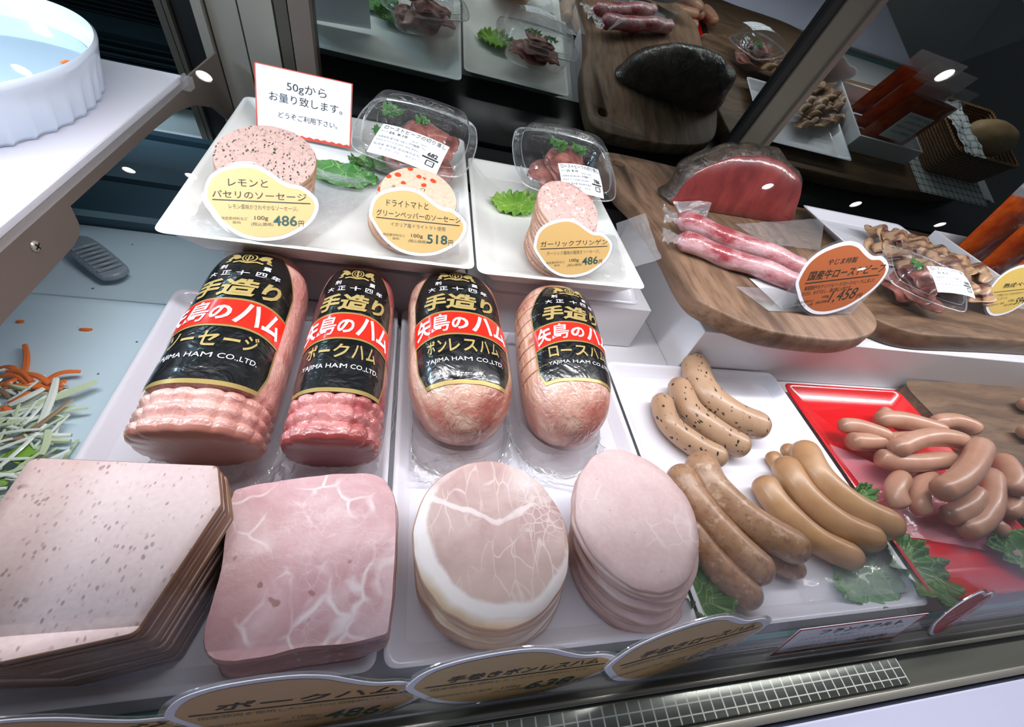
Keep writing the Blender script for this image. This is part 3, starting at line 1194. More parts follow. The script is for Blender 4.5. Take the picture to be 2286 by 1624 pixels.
# ------------------------------------------------------------------ stacks of slices
def slice_mesh(out, th, warp=0., seed=0, rings=7, droop=0.):
    """one slice: flat top (material 0), rim (material 1); outline 2D about 0,0"""
    n = len(out)
    def zz(x, y):
        return warp * noise.noise(Vector((x * 16 + seed, y * 16, seed * 1.7))) - droop * (x * x + y * y)
    V, Fc, M = [], [], []
    fr = [i / rings for i in range(1, rings)] + [.985]
    V.append(Vector((0, 0, th + zz(0, 0))))
    for f in fr:
        for p in out:
            x, y = p[0] * f, p[1] * f
            V.append(Vector((x, y, th + zz(x, y))))
    for p in out:
        V.append(Vector((p[0] * 1.0, p[1] * 1.0, th * .72 + zz(p[0], p[1]))))
    for p in out:
        V.append(Vector((p[0] * 1.0, p[1] * 1.0, th * .25 + zz(p[0], p[1]))))
    for p in out:
        V.append(Vector((p[0] * .985, p[1] * .985, zz(p[0], p[1]))))
    nr = len(fr) + 3
    for j in range(n):
        Fc.append([0, 1 + j, 1 + (j + 1) % n]); M.append(0)
    for r in range(nr - 1):
        for j in range(n):
            a, b = 1 + r * n + j, 1 + r * n + (j + 1) % n
            Fc.append([a, a + n, b + n, b]); M.append(0 if r < len(fr) - 1 else 1)
    Fc.append([1 + (nr - 1) * n + j for j in range(n)][::-1]); M.append(0)
    return V, Fc, M


def rough(out, amp, seed, sc=60):
    r = []
    for p in out:
        k = 1 + amp * noise.noise(Vector((p[0] * sc, p[1] * sc, seed)))
        r.append((p[0] * k, p[1] * k))
    return r


def mesh_of(name, vf, mats, smooth=60):
    me = bpy.data.meshes.new(name)
    me.from_pydata([tuple(v) for v in vf[0]], [], vf[1])
    for m in mats:
        me.materials.append(m)
    me.polygons.foreach_set('material_index', vf[2])
    me.polygons.foreach_set('use_smooth', [True] * len(me.polygons))
    me.set_sharp_from_angle(angle=math.radians(smooth))
    me.update()
    return me


def stack(name, cat, out, th, base, top, count, mats, label_top, label_rest, group, seed=1, jit=.0012, rot=.03, warp=.0012, amp=.01, tilt=(0, 0), lying=0., curve=1.):
    """count separate slices between the points base and top; a few meshes shared among them"""
    rnd = random.Random(seed)
    meshes = [mesh_of(name, slice_mesh(rough(out, amp, k * 3.3 + seed), th, warp, k * 5.1 + seed), mats) for k in range(4)]
    base, top = Vector(base), Vector(top)
    res = []
    for k in range(count):
        f = k / max(1, count - 1)
        me = meshes[rnd.randrange(1, 4)] if k < count - 1 else meshes[0]
        o = bpy.data.objects.new(name, me)
        g_ = f ** curve
        p = Vector((base.x + (top.x - base.x) * g_, base.y + (top.y - base.y) * g_, base.z + (top.z - base.z) * f))
        o.location = p + Vector((rnd.uniform(-jit, jit), rnd.uniform(-jit, jit), 0)) * (k < count - 1)
        o.rotation_mode = 'ZYX'
        o.rotation_euler = (tilt[0], tilt[1], rnd.uniform(-rot, rot) * (k < count - 1))
        link(o)
        if k == count - 1:
            tag(o, label_top, cat, group)
        else:
            tag(o, label_rest, cat, group)
        res.append(o)
    return res


def closed(pts, n=72):
    return [(v.x, v.y) for v in cr([(p[0], p[1], 0) for p in pts], n, True)]


def straight(cs, r, k=6, n_edge=8):
    q = quad_ring(cs, 0, r, 0, k)
    out = []
    m = len(q)
    for i in range(m):
        a, b = Vector(q[i][:2]), Vector(q[(i + 1) % m][:2])
        d = (b - a).length
        s = max(1, int(d / .008))
        out += [(a + (b - a) * (j / s)).to_tuple() for j in range(s)]
    return out


# meatloaf: big squared slices, one corner cut away
c0 = Vector((-.172, .122))
mort = [(-.2335, .069), (-.187, .065), (-.131, .0735), (-.1085, .150), (-.119, .180), (-.2325, .186)]
mort = [(x - c0.x, y - c0.y) for x, y in mort]
mo = straight(mort, .006)
stack('meatloaf_slice', 'sliced meat', mo, .0041, (c0.x - .0005, c0.y + .001, FL + .0006), (c0.x, c0.y, .0705), 19, [mort_face, mort_rim],
      'uppermost square slice of speckled pink meatloaf beside the shredded salad', 'brown rimmed square meatloaf slice lower in the tall stack beside the shredded salad', 'meatloaf slices', 3, .0016, .008, .0006, .004)
# pork ham: five thick squared slices
c0 = Vector((-.052, .122))
pk = [(-.100, .0640), (-.045, .0625), (.000, .0650), (.0095, .078), (.0105, .150), (.004, .176), (-.014, .189), (-.062, .186), (-.106, .178), (-.1145, .168), (-.1075, .12)]
pk = closed([(x - c0.x, y - c0.y) for x, y in pk], 96)
stack('pork_ham_slice', 'sliced meat', pk, .0098, (c0.x - .001, c0.y - .002, FL + .0006), (c0.x, c0.y, .0352), 5, [pork_face, pork_rim],
      'uppermost rosy square slice of marbled pork ham', 'rosy square pork ham slice lower in its stack', 'pork ham slices', 5, .0022, .015, .0012, .012)
# boned ham: round slices with a white fat rind
bh = closed([(.066 * math.cos(a), .069 * math.sin(a)) for a in [2 * PI * k / 16 for k in range(16)]], 96)
stack('boned_ham_slice', 'sliced meat', bh, .0054, (.098, .1245, FL + .0006), (.0890, .1305, .0425), 11, [bone_face, bone_rim],
      'uppermost round ham slice with broad white fat rim', 'round fat rimmed ham slice lower in its stack', 'round ham slices with fat rim', 7, .0030, .10, .0022, .022)
lo = closed([(.0585 * math.cos(a) * (1 + .05 * math.cos(2 * a - .6)), .067 * math.sin(a)) for a in [2 * PI * k / 16 for k in range(16)]], 96)
stack('loin_ham_slice', 'sliced meat', lo, .0052, (.238, .120, FL + .0006), (.2240, .1420, .0500), 12, [loin_face, loin_rim],
      'uppermost pale pink oval slice of loin ham', 'pale oval loin ham slice lower in its stack', 'oval loin ham slices', 9, .0030, .12, .0026, .025)
t = [s for s in bpy.data.objects if s.name.startswith('boned_ham_slice')]


def disc(rx, ry, n=56):
    return [(rx * math.cos(2 * PI * k / n), ry * math.sin(2 * PI * k / n)) for k in range(n)]


TL = math.radians(17)
stack('lemon_sausage_slice', 'sausage slice', disc(.0505, .0505), .0051, (-.153, .500, PF1 + .0155), (-.1475, .510, .1480), 7, [lemon_face, cold_rim],
      'uppermost herb flecked round slice behind the lemon price card', 'round herb flecked slice lower in the stack behind the lemon price card', 'lemon sausage slices', 11, .0016, .5, .0003, .01, (TL, -.02))
stack('tomato_sausage_slice', 'sausage slice', disc(.0445, .0455), .0045, (.0045, .488, PF1 + .0155), (.0165, .492, .1420), 7, [tomato_face, cold_rim],
      'uppermost pale slice with red tomato and green pepper bits', 'pale slice with red tomato bits lower in its stack', 'tomato sausage slices', 13, .0016, .5, .0003, .01, (TL, .03))
stack('garlic_sausage_slice', 'sausage slice', disc(.0430, .0435), .0040, (.1985, .482, PF2 + .0155), (.2020, .500, .1560), 12, [garlic_face, cold_rim],
      'uppermost coarse pink slice behind the garlic price card', 'coarse round slice with brown rim lower in the tall garlic sausage stack', 'garlic sausage slices', 15, .0014, .5, .0003, .012, (TL + .03, .08))


# ------------------------------------------------------------------ sausages
def sausage(name, pts, r, mat, label, group, cat='sausage', seg=16, n=30, nub=True):
    P = cr(pts, n)
    def rf(t):
        e = min(t, 1 - t) * (sum((P[i + 1] - P[i]).length for i in range(n - 1)))
        k = min(1, e / (r * 1.05))
        return max(.0012, r * (1 - (1 - k) ** 2.2) ** .5 * (1 + .035 * noise.noise(Vector((t * 5, pts[0][0] * 60, pts[0][1] * 60)))))
    # denser samples near the ends
    L = sum((P[i + 1] - P[i]).length for i in range(n - 1))
    ts = [0, .004, .012, .025, .045, .07, .1] + [.1 + .8 * i / 18 for i in range(1, 18)] + [.9, .93, .955, .975, .988, .996, 1]
    Q = []
    fine = cr(pts, 400)
    for t in ts:
        Q.append(fine[min(399, int(round(t * 399)))])
    rings = []
    m = len(Q)
    for i, p in enumerate(Q):
        d = (Q[min(i + 1, m - 1)] - Q[max(i - 1, 0)]).normalized()
        s_ = d.cross(Vector((0, 0, 1))).normalized()
        u = s_.cross(d)
        rr = rf(ts[i])
        rings.append([p + s_ * (math.cos(a) * rr) + u * (math.sin(a) * rr) for a in (2 * PI * j / seg for j in range(seg))])
    vf = loft(rings)
    o = obj(name, vf, mat, smooth=80)
    at_ = o.data.attributes.new('ends', 'FLOAT', 'POINT')
    at_.data.foreach_set('value', [max(0., 1 - min(t, 1 - t) / .085) for t in ts for _ in range(seg)])
    tag(o, label, cat, group)
    return o


def px_path(pts, z):
    zs = z if isinstance(z, (list, tuple)) else [z] * len(pts)
    return [at(p[0], p[1], q) for p, q in zip(pts, zs)]


zf = FL
G1, G2, G3 = 'herb flecked sausages', 'coarse brown mottled sausages', 'smooth smoked sausages'
sausage('herb_sausage', px_path([(1548, 797), (1567, 865), (1632, 925), (1716, 960)], .014), .0200, saus_herb, 'thickest herb flecked sausage, next to the red plate, highest of the three', G1)
sausage('herb_sausage', px_path([(1508, 847), (1543, 918), (1610, 972), (1672, 1006)], .008), .0165, saus_herb, 'middle one of the three herb flecked sausages', G1)
sausage('herb_sausage', px_path([(1473, 882), (1494, 945), (1556, 997), (1622, 1030)], .004), .0150, saus_herb, 'herb flecked sausage nearest the wrapped loin ham', G1)
sausage('coarse_sausage', px_path([(1556, 1012), (1592, 1090), (1680, 1170), (1805, 1240)], .021), .0185, saus_coarse, 'coarse mottled sausage nearest the smooth smoked ones', G2)
sausage('coarse_sausage', px_path([(1506, 1040), (1558, 1130), (1632, 1215), (1722, 1298)], .015), .0178, saus_coarse, 'middle one of the coarse mottled sausages in front of the herb ones', G2)
sausage('coarse_sausage', px_path([(1530, 1150), (1572, 1225), (1625, 1288), (1697, 1352)], .004), .0155, saus_coarse, 'coarse mottled sausage lying against the loin ham slices and lettuce', G2)
sausage('coarse_sausage', px_path([(1700, 1235), (1745, 1262), (1795, 1275)], -.001), .0110, saus_coarse, 'coarse sausage mostly hidden beneath the others, only its tip showing', G2)
sausage('smoked_sausage', px_path([(1786, 988), (1826, 1065), (1905, 1135), (2012, 1185)], .021), .0185, saus_smoke, 'smooth tan sausage next to the red plate', G3)
sausage('smoked_sausage', px_path([(1742, 1022), (1790, 1100), (1870, 1170), (1970, 1212)], .014), .0168, saus_smoke, 'middle one of the three smooth tan sausages', G3)
sausage('smoked_sausage', px_path([(1697, 1065), (1738, 1130), (1820, 1205), (1925, 1256)], .007), .0155, saus_smoke, 'smooth tan sausage nearest the coarse mottled ones', G3)
sausage('smoked_sausage', px_path([(1748, 993), (1790, 1040), (1830, 1090)], .004), .0100, saus_smoke, 'small browned sausage end peeping out between the smooth tan sausages', G3)
sausage('smoked_sausage', px_path([(1718, 1010), (1745, 1050), (1790, 1110)], -.001), .0100, saus_smoke, 'lowest browned sausage end under the smooth tan sausages', G3)


def pz(pts, z):
    return px_path([(1900 + x / 3.692, 900 + y / 3.692) for x, y in pts], z)


GP = 'small wieners heaped on the red plate'
PILE = [
    ([(1080, 330), (1010, 500), (880, 650), (720, 745)], [.052, .056, .054, .046], .0148, 'wiener lying on top of the heap, pointing towards the glass'),
    ([(350, 395), (480, 325), (640, 285), (800, 290), (950, 330)], [.036, .040, .043, .044, .042], .0130, 'long wiener across the heap, beneath the topmost one'),
    ([(205, 435), (380, 490), (600, 490), (860, 460)], [.018, .022, .026, .028], .0128, 'wiener parallel to and below the long crossing one'),
    ([(-20, 315), (150, 322), (400, 310), (560, 300)], [.010, .012, .014, .015], .0130, 'wiener at the side of the heap towards the smoked sausages, lower one'),
    ([(-100, 185), (40, 195), (200, 245), (330, 300)], [.012, .016, .020, .020], .0115, 'browned wiener sticking out at the back corner of the heap'),
    ([(200, 130), (400, 140), (600, 190), (780, 250)], [.020, .026, .030, .030], .0130, 'browned wiener at the back of the heap'),
    ([(220, 60), (330, 120), (480, 235)], [.004, .006, .006], .0110, 'wiener tip behind the browned one at the back'),
    ([(670, 170), (820, 150), (960, 185), (1045, 240)], [.018, .020, .022, .020], .0130, 'wiener at the far corner of the heap by the walnut board'),
    ([(1200, 440), (1290, 530), (1345, 650), (1350, 760)], [.026, .030, .030, .024], .0145, 'pale wiener bending down the side nearest the walnut board'),
    ([(1300, 700), (1350, 800), (1300, 930)], [.008, .010, .008], .0125, 'wiener lowest on the side nearest the walnut board'),
    ([(1160, 560), (1160, 830), (1070, 980), (920, 1060)], [.022, .020, .012, .006], .0135, 'wiener curling round the front of the heap'),
    ([(1050, 720), (960, 850), (770, 950)], [.022, .018, .008], .0130, 'wiener tucked under the topmost one'),
    ([(440, 590), (370, 690), (380, 780), (430, 870)], [.020, .022, .020, .016], .0120, 'short upright wiener with browned end beside the frilled leaf'),
    ([(670, 580), (570, 700), (565, 830), (615, 915)], [.014, .014, .012, .008], .0120, 'pale wiener next to the short upright one'),
    ([(1120, 970), (1220, 1035), (1290, 1080)], [.002, .002, .002], .0105, 'browned wiener end poking out at the front, over the dark leaf'),
]
for pts, z, r, lab in PILE:
    sausage('wiener', pz(pts, [q + .004 for q in z]), r, saus_wien, lab, GP, seg=14)
for pts, lab in (([(2283, 905), (2310, 900), (2350, 905)], 'cut off wiener on the walnut board, further from the glass'),
                 ([(2280, 965), (2310, 968), (2350, 980)], 'cut off wiener on the walnut board, nearer the glass')):
    sausage('wiener', px_path(pts, .022), .012, saus_wien, lab, 'wieners on the walnut board', seg=14)
# ------------------------------------------------------------------ price cards
BEAN = [(115, 690), (160, 480), (250, 340), (420, 230), (640, 170), (830, 150), (1000, 165), (1180, 230), (1330, 330), (1470, 420), (1600, 480), (1760, 500), (1880, 560), (1990, 650),
        (2060, 740), (2080, 850), (2050, 960), (1980, 1080), (1850, 1200), (1650, 1320), (1450, 1400), (1200, 1435), (980, 1430), (760, 1380), (600, 1300), (450, 1190), (330, 1060), (230, 920), (150, 800)]


def card_frame(p, asp=1.):
    """drawing coordinates (x right, y down, as in BEAN) -> a leaning plane in the world; d = distance in front of it"""
    x, y, z, yaw, lean, roll, W = p
    u = Vector((math.cos(yaw), math.sin(yaw), 0))
    h = Vector((-math.sin(yaw), math.cos(yaw), 0))
    v = Vector((0, 0, 1)) * math.cos(lean) + h * math.sin(lean)
    U = u * math.cos(roll) + v * math.sin(roll)
    V = v * math.cos(roll) - u * math.sin(roll)
    N = U.cross(V)
    O = Vector((x, y, z))
    return lambda X, Y, d=0.: O + U * ((X - 1100) / 1965 * W) + V * ((1435 - Y) / 1965 * W * asp) + N * d


def outline(off):
    P = [Vector((a, b)) for a, b in BEAN]
    P = [Vector((v.x, v.y)) for v in cr([(p.x, p.y, 0) for p in P], 96, True)]
    n = len(P)
    out = []
    for i in range(n):
        e = (P[(i + 1) % n] - P[i - 1]).normalized()
        out.append(P[i] + Vector((e.y, -e.x)) * off)   # outward for this winding
    return out


def flat(fr, pts, d):
    return [fr(p[0], p[1], d) for p in pts]


def plate_of(fr, off, d0, d1):
    o = outline(off)
    return loft([flat(fr, o, d0), flat(fr, o, d1)])


def lettering(fr, pieces, d):
    V, Fc = merge2(pieces)
    return [fr(x, y, d) for x, y in V], Fc


def price_card(pose, face_m, label, dark, soft, green=None, group='bean shaped price cards', asp=1., clear_edge=True, dark_m=None, soft_m=None):
    T = thing('price_card', label, 'price card', pose[:3], group)
    fr = card_frame(pose, asp)
    if clear_edge:
        obj('clear_edge', plate_of(fr, 44, -.0004, .0004), acrylic, T, smooth=30)
    obj('card', plate_of(fr, 0, .0003, .0008), card_white, T, smooth=30)
    obj('printed_face', plate_of(fr, -62, .0007, .0011), face_m, T, smooth=30)
    obj('lettering', lettering(fr, dark, .0014), dark_m or ink, T, smooth=0)
    if soft:
        obj('fine_print', lettering(fr, soft, .0014), soft_m or ink_soft, T, smooth=0)
    if green:
        obj('price_figures', lettering(fr, green, .0014), ink_green, T, smooth=0)
    return T


SL = .033


def std_soft(desc, x0=545, x1=1730):
    return [text_in(desc, x0, 815, x1, 900, 0, 0, SL), text_in('特定原材料など', 405, 1035, 860, 1090, 0, 0, .01), text_in('豚肉', 600, 1110, 735, 1155), text_in('(税込価格)', 920, 1125, 1300, 1195, 0, 0, .01)]


def std_price(p):
    return [text_in(p, 1300, 1010, 1710, 1185, .015)]


def std_dark(l1, l2, x=(265, 1880), l1x=(545, 1225)):
    r = [text_in(l2, x[0], 590, x[1], 710, 0, 0, SL), rect2(265, 742, 1945, 758, SL), text_in('100g', 980, 1020, 1215, 1105), text_in('円', 1735, 1095, 1825, 1190)]
    if l1:
        r.append(text_in(l1, l1x[0], 395, l1x[1], 520, 0, 0, SL))
    return r


price_card((-.1355, .4120, .1125, -.3556, .7199, .313, .1153), tag_yellow, 'pale gold bean shaped price card reading 486 before the herb flecked slices',
           std_dark('レモンと', 'パセリのソーセージ'), std_soft('レモン風味がさわやかなソーセージ。'), std_price('486'))
price_card((.0175, .4201, .1125, -.3809, .5829, .2646, .1093), tag_yellow, 'pale gold bean shaped price card reading 518 before the tomato slices',
           std_dark('ドライトマトと', 'グリーンペッパーのソーセージ', (270, 1960), (470, 1310)), std_soft('イタリア産ドライトマト使用', 560, 1660), std_price('518'))
price_card((.2148, .4340, .1005, .1481, .4956, .1176, .1099), tag_yellow, 'pale gold bean shaped price card reading 486 before the tall garlic slice stack',
           std_dark(None, 'ガーリックブリンゲン', (270, 1940)), std_soft('ガーリック風味の粗挽きソーセージ。', 420, 1750), std_price('486'))

# roast beef card in its clear stand
B1 = .12
pose = (.5770, .3870, B1 + .0055, .10, .30, .20, .158)
T = price_card(pose, tag_orange, 'burnt orange price card reading 1,458 in a clear stand on the wooden board',
               [text_in('やじま特製', 640, 400, 1240, 500, 0, .1, .06), text_in('国産牛ローストビーフ', 330, 560, 1960, 720, .012, .1, .05), rect2(310, 752, 1900, 770, .05), text_in('1,458', 960, 1000, 1560, 1230, .0, .2, .02)],
               [text_in('厳選国産牛をオリジナルソースでローストビーフにしました', 340, 815, 1840, 890, 0, 0, .045), text_in('わさび、みそでだし、酒の肴に人気です。', 330, 910, 1380, 985, 0, 0, .04),
                text_in('特定原材料など', 240, 1080, 640, 1130), text_in('牛肉、大豆、小麦', 240, 1150, 640, 1200), text_in('100g', 800, 1050, 940, 1110), text_in('(税込価格)', 700, 1140, 950, 1200), text_in('円', 1590, 1140, 1700, 1230)],
               group=None, soft_m=ink)
fr = card_frame((.577, .391, B1 + .0022, .10, .30, 0, .158))
sq = [(-180, 1420), (1800, 1420), (2230, 560), (300, 560)]
obj('clear_stand', join(loft([flat(fr, sq, -.0022), flat(fr, sq, -.0012)]), loft([[fr(-180, 1440, -.001), fr(1800, 1440, -.001), fr(1500, 1440, -.001) + Vector((0, .05, -.0005)), fr(-500, 1440, -.001) + Vector((0, .05, -.0005))],
    [p + Vector((0, 0, .0008)) for p in (fr(-180, 1440, -.001), fr(1800, 1440, -.001), fr(1500, 1440, -.001) + Vector((0, .05, -.0005)), fr(-500, 1440, -.001) + Vector((0, .05, -.0005)))]])), acrylic_haze, T, smooth=0)

price_card((1.075, .472, .1065, .10, .34, .16, .150), tag_mustard, 'mustard yellow price card standing on the thick dark board before the cured bacon',
           [text_in('熟成ベーコン', 560, 560, 1900, 680, .01, .05, .04), rect2(330, 742, 1945, 758, .04), text_in('594', 1380, 1010, 1760, 1190, .01, .1)],
           [text_in('じっくり熟成させたうまみのあるベーコン', 300, 800, 1700, 870, 0, 0, .04), text_in('薄切りにしました。', 280, 890, 1000, 960, 0, 0, .04), text_in('特定原材料など 豚肉', 300, 1060, 980, 1120), text_in('100g', 1100, 1020, 1320, 1100), text_in('(税込価格)', 1020, 1130, 1340, 1200), text_in('円', 1790, 1110, 1880, 1190)], group=None)

# cards in the clear rail along the glass
RL = thing('price_rail', 'long clear acrylic price rail standing along the foot of the front glass', 'price rail', (.3, .03, -.0255))
obj('rail_channel', join(box(-1.2, 1.8, .0235, .0247, -.0298, -.006), box(-1.2, 1.8, .0247, .0372, -.0298, -.0286)), acrylic_haze, RL, smooth=0)
obj('rail_back', box(-1.2, 1.8, .0362, .0372, -.0286, -.010), acrylic, RL, smooth=0)


def front_card(pose, asp, face, label, name, price, nx=(420, 1800)):
    d = [text_in(name, nx[0], 560, nx[1], 700, .01, .1), rect2(265, 740, 1945, 756)]
    s = [text_in('国産豚肉を使用したこだわりの味わいです。', 330, 800, 1800, 860), text_in('特定原材料など 豚肉', 330, 1010, 900, 1060), text_in('100g', 1000, 1020, 1180, 1090), text_in('(税込価格)', 930, 1110, 1240, 1170), text_in('円', 1760, 1100, 1850, 1190)]
    g_ = [text_in(price, 1250, 1000, 1720, 1190, .015, .2)]
    return price_card(pose, face, label, d, s, g_, group=None, asp=asp)


front_card((-.0479, .0262, -.0272, .06, .26, -.22, .1600), .80, tag_tan, 'tan price card reading 486 in the rail before the pork ham slices', 'ポークハム', '486')
front_card((.0985, .0272, -.0272, .04, .17, -.14, .1720), .92, tag_yellow, 'tan price card reading 638 in the rail before the fat rimmed ham slices', '手巻きボンレスハム', '638')
front_card((.2480, .0285, -.0272, .13, .20, -.135, .1850), .90, tag_yellow, 'tan price card reading 680 in the rail before the loin ham slices', '手巻きロースハム', '680')
front_card((-.1870, .0262, -.0272, .06, .24, -.22, .1600), .72, tag_tan, 'tan price card in the rail before the meatloaf, mostly cut off by the picture edge', 'ソーセージ', '432')
price_card((.6000, .0290, -.0200, .16, .34, .02, .112), tag_brick, 'brick red price card with white lettering leaning before the red plate',
           [text_in('チョリソーフランク', 420, 600, 1750, 700, .01), text_in('ピリ辛でジューシーな味', 480, 800, 1700, 890, .01), text_in('594円', 900, 1040, 1500, 1180, .02)], None, group=None, dark_m=white_print)
# the rectangular card
T = thing('price_card', 'white oblong price card with red border in the rail before the smoked sausages', 'price card', (.45, .03, -.0275))
fr = lambda X, Y, d=0.: Vector((.3700 + .165 * X, .0300 + .012 * (1 - Y) - d, -.0275 + .052 * (1 - Y)))
q = [(0, 1), (1, 1), (1, 0), (0, 0)]
obj('card', loft([flat(fr, q, 0), flat(fr, q, .0005)]), card_white, T, smooth=0)
bd = merge2([rect2(0.0, 0, 1, .04), rect2(0, .90, 1, 1), rect2(0, 0, .015, 1), rect2(.985, 0, 1, 1)])
obj('red_border', ([fr(x, y, .0008) for x, y in bd[0]], bd[1]), rose_edge, T, smooth=0)
obj('lettering', lettering(fr, [text_in('フランクフルト', .2, .14, .85, .30, .01, .1), text_in('480円', .60, .68, .86, .84, .01, .1)], .0009), ink, T, smooth=0)
obj('fine_print', lettering(fr, [text_in('ふんわりとした食感とジューシーなうまみ', .08, .38, .92, .47), text_in('バーベキューにもおすすめです。', .08, .53, .7, .61), text_in('特定原材料など 豚肉', .08, .72, .45, .80)], .0009), ink_grey, T, smooth=0)

# the white notice on the plate
def notice():
    O = Vector((-.2108, .7046, PF1 + .0035))
    T = thing('notice_card', 'white notice card with a red border standing behind the herb flecked slices', 'sign', O)
    yaw, lean, roll, W, Hh = -.1075, .4249, .0293, .1292, .0845
    u, h = Vector((math.cos(yaw), math.sin(yaw), 0)), Vector((-math.sin(yaw), math.cos(yaw), 0))
    v = Vector((0, 0, 1)) * math.cos(lean) + h * math.sin(lean)
    U, V_ = u * math.cos(roll) + v * math.sin(roll), v * math.cos(roll) - u * math.sin(roll)
    N = U.cross(V_)
    fr = lambda X, Y, d=0.: O + U * (W * X) + V_ * (Hh * (1 - Y)) + N * d
    q = [(0, 1), (1, 1), (1, 0), (0, 0)]
    obj('card', loft([flat(fr, q, -.0006), flat(fr, q, 0)]), card_white, T, smooth=0)
    sc = [(.012 + .976 * k / 40, .955 + .012 * math.sin(k * 1.9)) for k in range(41)]
    V = [fr(x, y, .0004) for x, y in sc] + [fr(x, 1, .0004) for x, y in sc]
    Fc = [[k + 41, k + 42, k + 1, k] for k in range(40)]
    bd = merge2([rect2(0, 0, 1, .014), rect2(0, 0, .012, 1), rect2(.988, 0, 1, 1)])
    obj('red_border', join((V, Fc), ([fr(x, y, .0004) for x, y in bd[0]], bd[1])), rose_edge, T, smooth=0)
    sl = .0
    obj('lettering', lettering(fr, [text_in('50gから', .32, .175, .73, .335), text_in('お量り致します。', .14, .365, .90, .50), text_in('どうぞご利用下さい。', .23, .64, .85, .735)], .0005), ink, T, smooth=0)


notice()


# ------------------------------------------------------------------ leaves
def lettuce(name, label, cx, cy, z, rx, ry, yaw, mat, seed, ruff=.012, group=None, tilt=(0, 0), arc=2 * PI, fold=10):
    V, Fc = [], []
    nr, na = 14, 150
    M = Matrix.Translation((cx, cy, z)) @ rotz(yaw) @ Matrix.Rotation(tilt[0], 4, 'X') @ Matrix.Rotation(tilt[1], 4, 'Y')
    for i in range(nr + 1):
        f = i / nr
        for j in range(na):
            a = arc * j / na
            e = 1 + .16 * noise.noise(Vector((math.cos(a) * 1.7, math.sin(a) * 1.7, seed))) * f + .05 * noise.noise(Vector((math.cos(a) * 7, math.sin(a) * 7, seed + 4))) * f ** 2 + .06 * noise.noise(Vector((math.cos(a) * 19, math.sin(a) * 19, seed))) * f ** 5
            x, y = rx * f * e * math.cos(a), ry * f * e * math.sin(a)
            zz = ruff * f ** 3 * (.55 + .30 * math.sin(a * fold + 2.2 * noise.noise(Vector((a * 2, seed, 0)))) + .42 * noise.noise(Vector((math.cos(a) * 9, math.sin(a) * 9, seed)))) + .003 * noise.noise(Vector((x * 60, y * 60, seed))) + .0012 + .003 * f
            V.append(M @ Vector((x, y, max(zz, .0006 * (1 + f)))))
    for i in range(nr):
        for j in range(na):
            a, b = i * na + j, i * na + (j + 1) % na
            Fc.append([a, b, b + na, a + na])
    o = obj(name, (V, Fc), mat, smooth=180)
    tag(o, label, 'lettuce', group)
    md = o.modifiers.new('thick', 'SOLIDIFY')
    md.thickness = .0007
    return o


p = at(770, 385, PF1 + .004)
lettuce('lettuce_leaf', 'green leaf lying flat on the large plate between lemon and tomato slices', p.x - .004, p.y - .012, PF1 + .001, .050, .032, -.2, leaf_green, 3, .006)
p = at(828, 365, PF1 + .01)
lettuce('lettuce_leaf', 'dark frilled lettuce tucked behind the tomato slices under the tub', p.x + .012, p.y, PF1 + .003, .045, .018, .1, leaf_dark, 5, .012)
p = at(1145, 455, PF2 + .008)
lettuce('lettuce_leaf', 'light green frilled lettuce beside the garlic slice stack', p.x + .006, p.y + .004, PF2 + .001, .038, .030, .3, leaf_light, 7, .011, None, (.12, -.1), 2 * PI, 17)
p = at(1285, 452, PF2 + .02)
lettuce('lettuce_leaf', 'small light lettuce tip between the garlic slices and the tub', p.x, p.y, PF2 + .004, .022, .012, -.6, leaf_light, 9, .014)
lettuce('lettuce_leaf', 'dark frilled lettuce between the loin ham slices and the coarse sausages', .306, .083, FL + .001, .026, .030, .1, leaf_dark, 11, .020)
lettuce('lettuce_leaf', 'frilled lettuce leaf reaching from the smooth sausages to the front glass', .592, .098, FL + .006, .036, .052, .35, leaf_dark, 13, .018)
lettuce('lettuce_leaf', 'pale lettuce leaf under clear film before the smooth tan sausages', .520, .082, FL + .001, .050, .026, .1, leaf_green, 15, .006)
p = at(1938, 1100, .016)
lettuce('lettuce_leaf', 'tiny frilled leaf tip between the smoked sausages and the wieners', p.x, p.y, .004, .018, .012, .5, leaf_dark, 17, .012)
lettuce('lettuce_leaf', 'olive green frilled leaf on the red plate near the glass', .800, .088, -.006, .062, .034, -.25, leaf_dark, 19, .014)


def sheet(name, label, pts, mat, amp=.004, seed=1, nx=28, ny=20, group=None, lift=0.):
    """crumpled film laid between four corner points"""
    a, b, c, d = [Vector(p) for p in pts]
    V, Fc = [], []
    for i in range(ny + 1):
        v = i / ny
        for j in range(nx + 1):
            u = j / nx
            p = (a * (1 - u) + b * u) * (1 - v) + (d * (1 - u) + c * u) * v
            k = noise.noise(Vector((p.x * 45 + seed, p.y * 45, p.z * 30))) + .5 * noise.noise(Vector((p.x * 120, p.y * 120, seed)))
            V.append(p + Vector((0, 0, amp * (k + .9) + lift * math.sin(PI * u) * math.sin(PI * v))))
    for i in range(ny):
        for j in range(nx):
            q = i * (nx + 1) + j
            Fc.append([q, q + 1, q + nx + 2, q + nx + 1])
    o = obj(name, (V, Fc), mat, smooth=180)
    tag(o, label, 'plastic film', group)
    return o


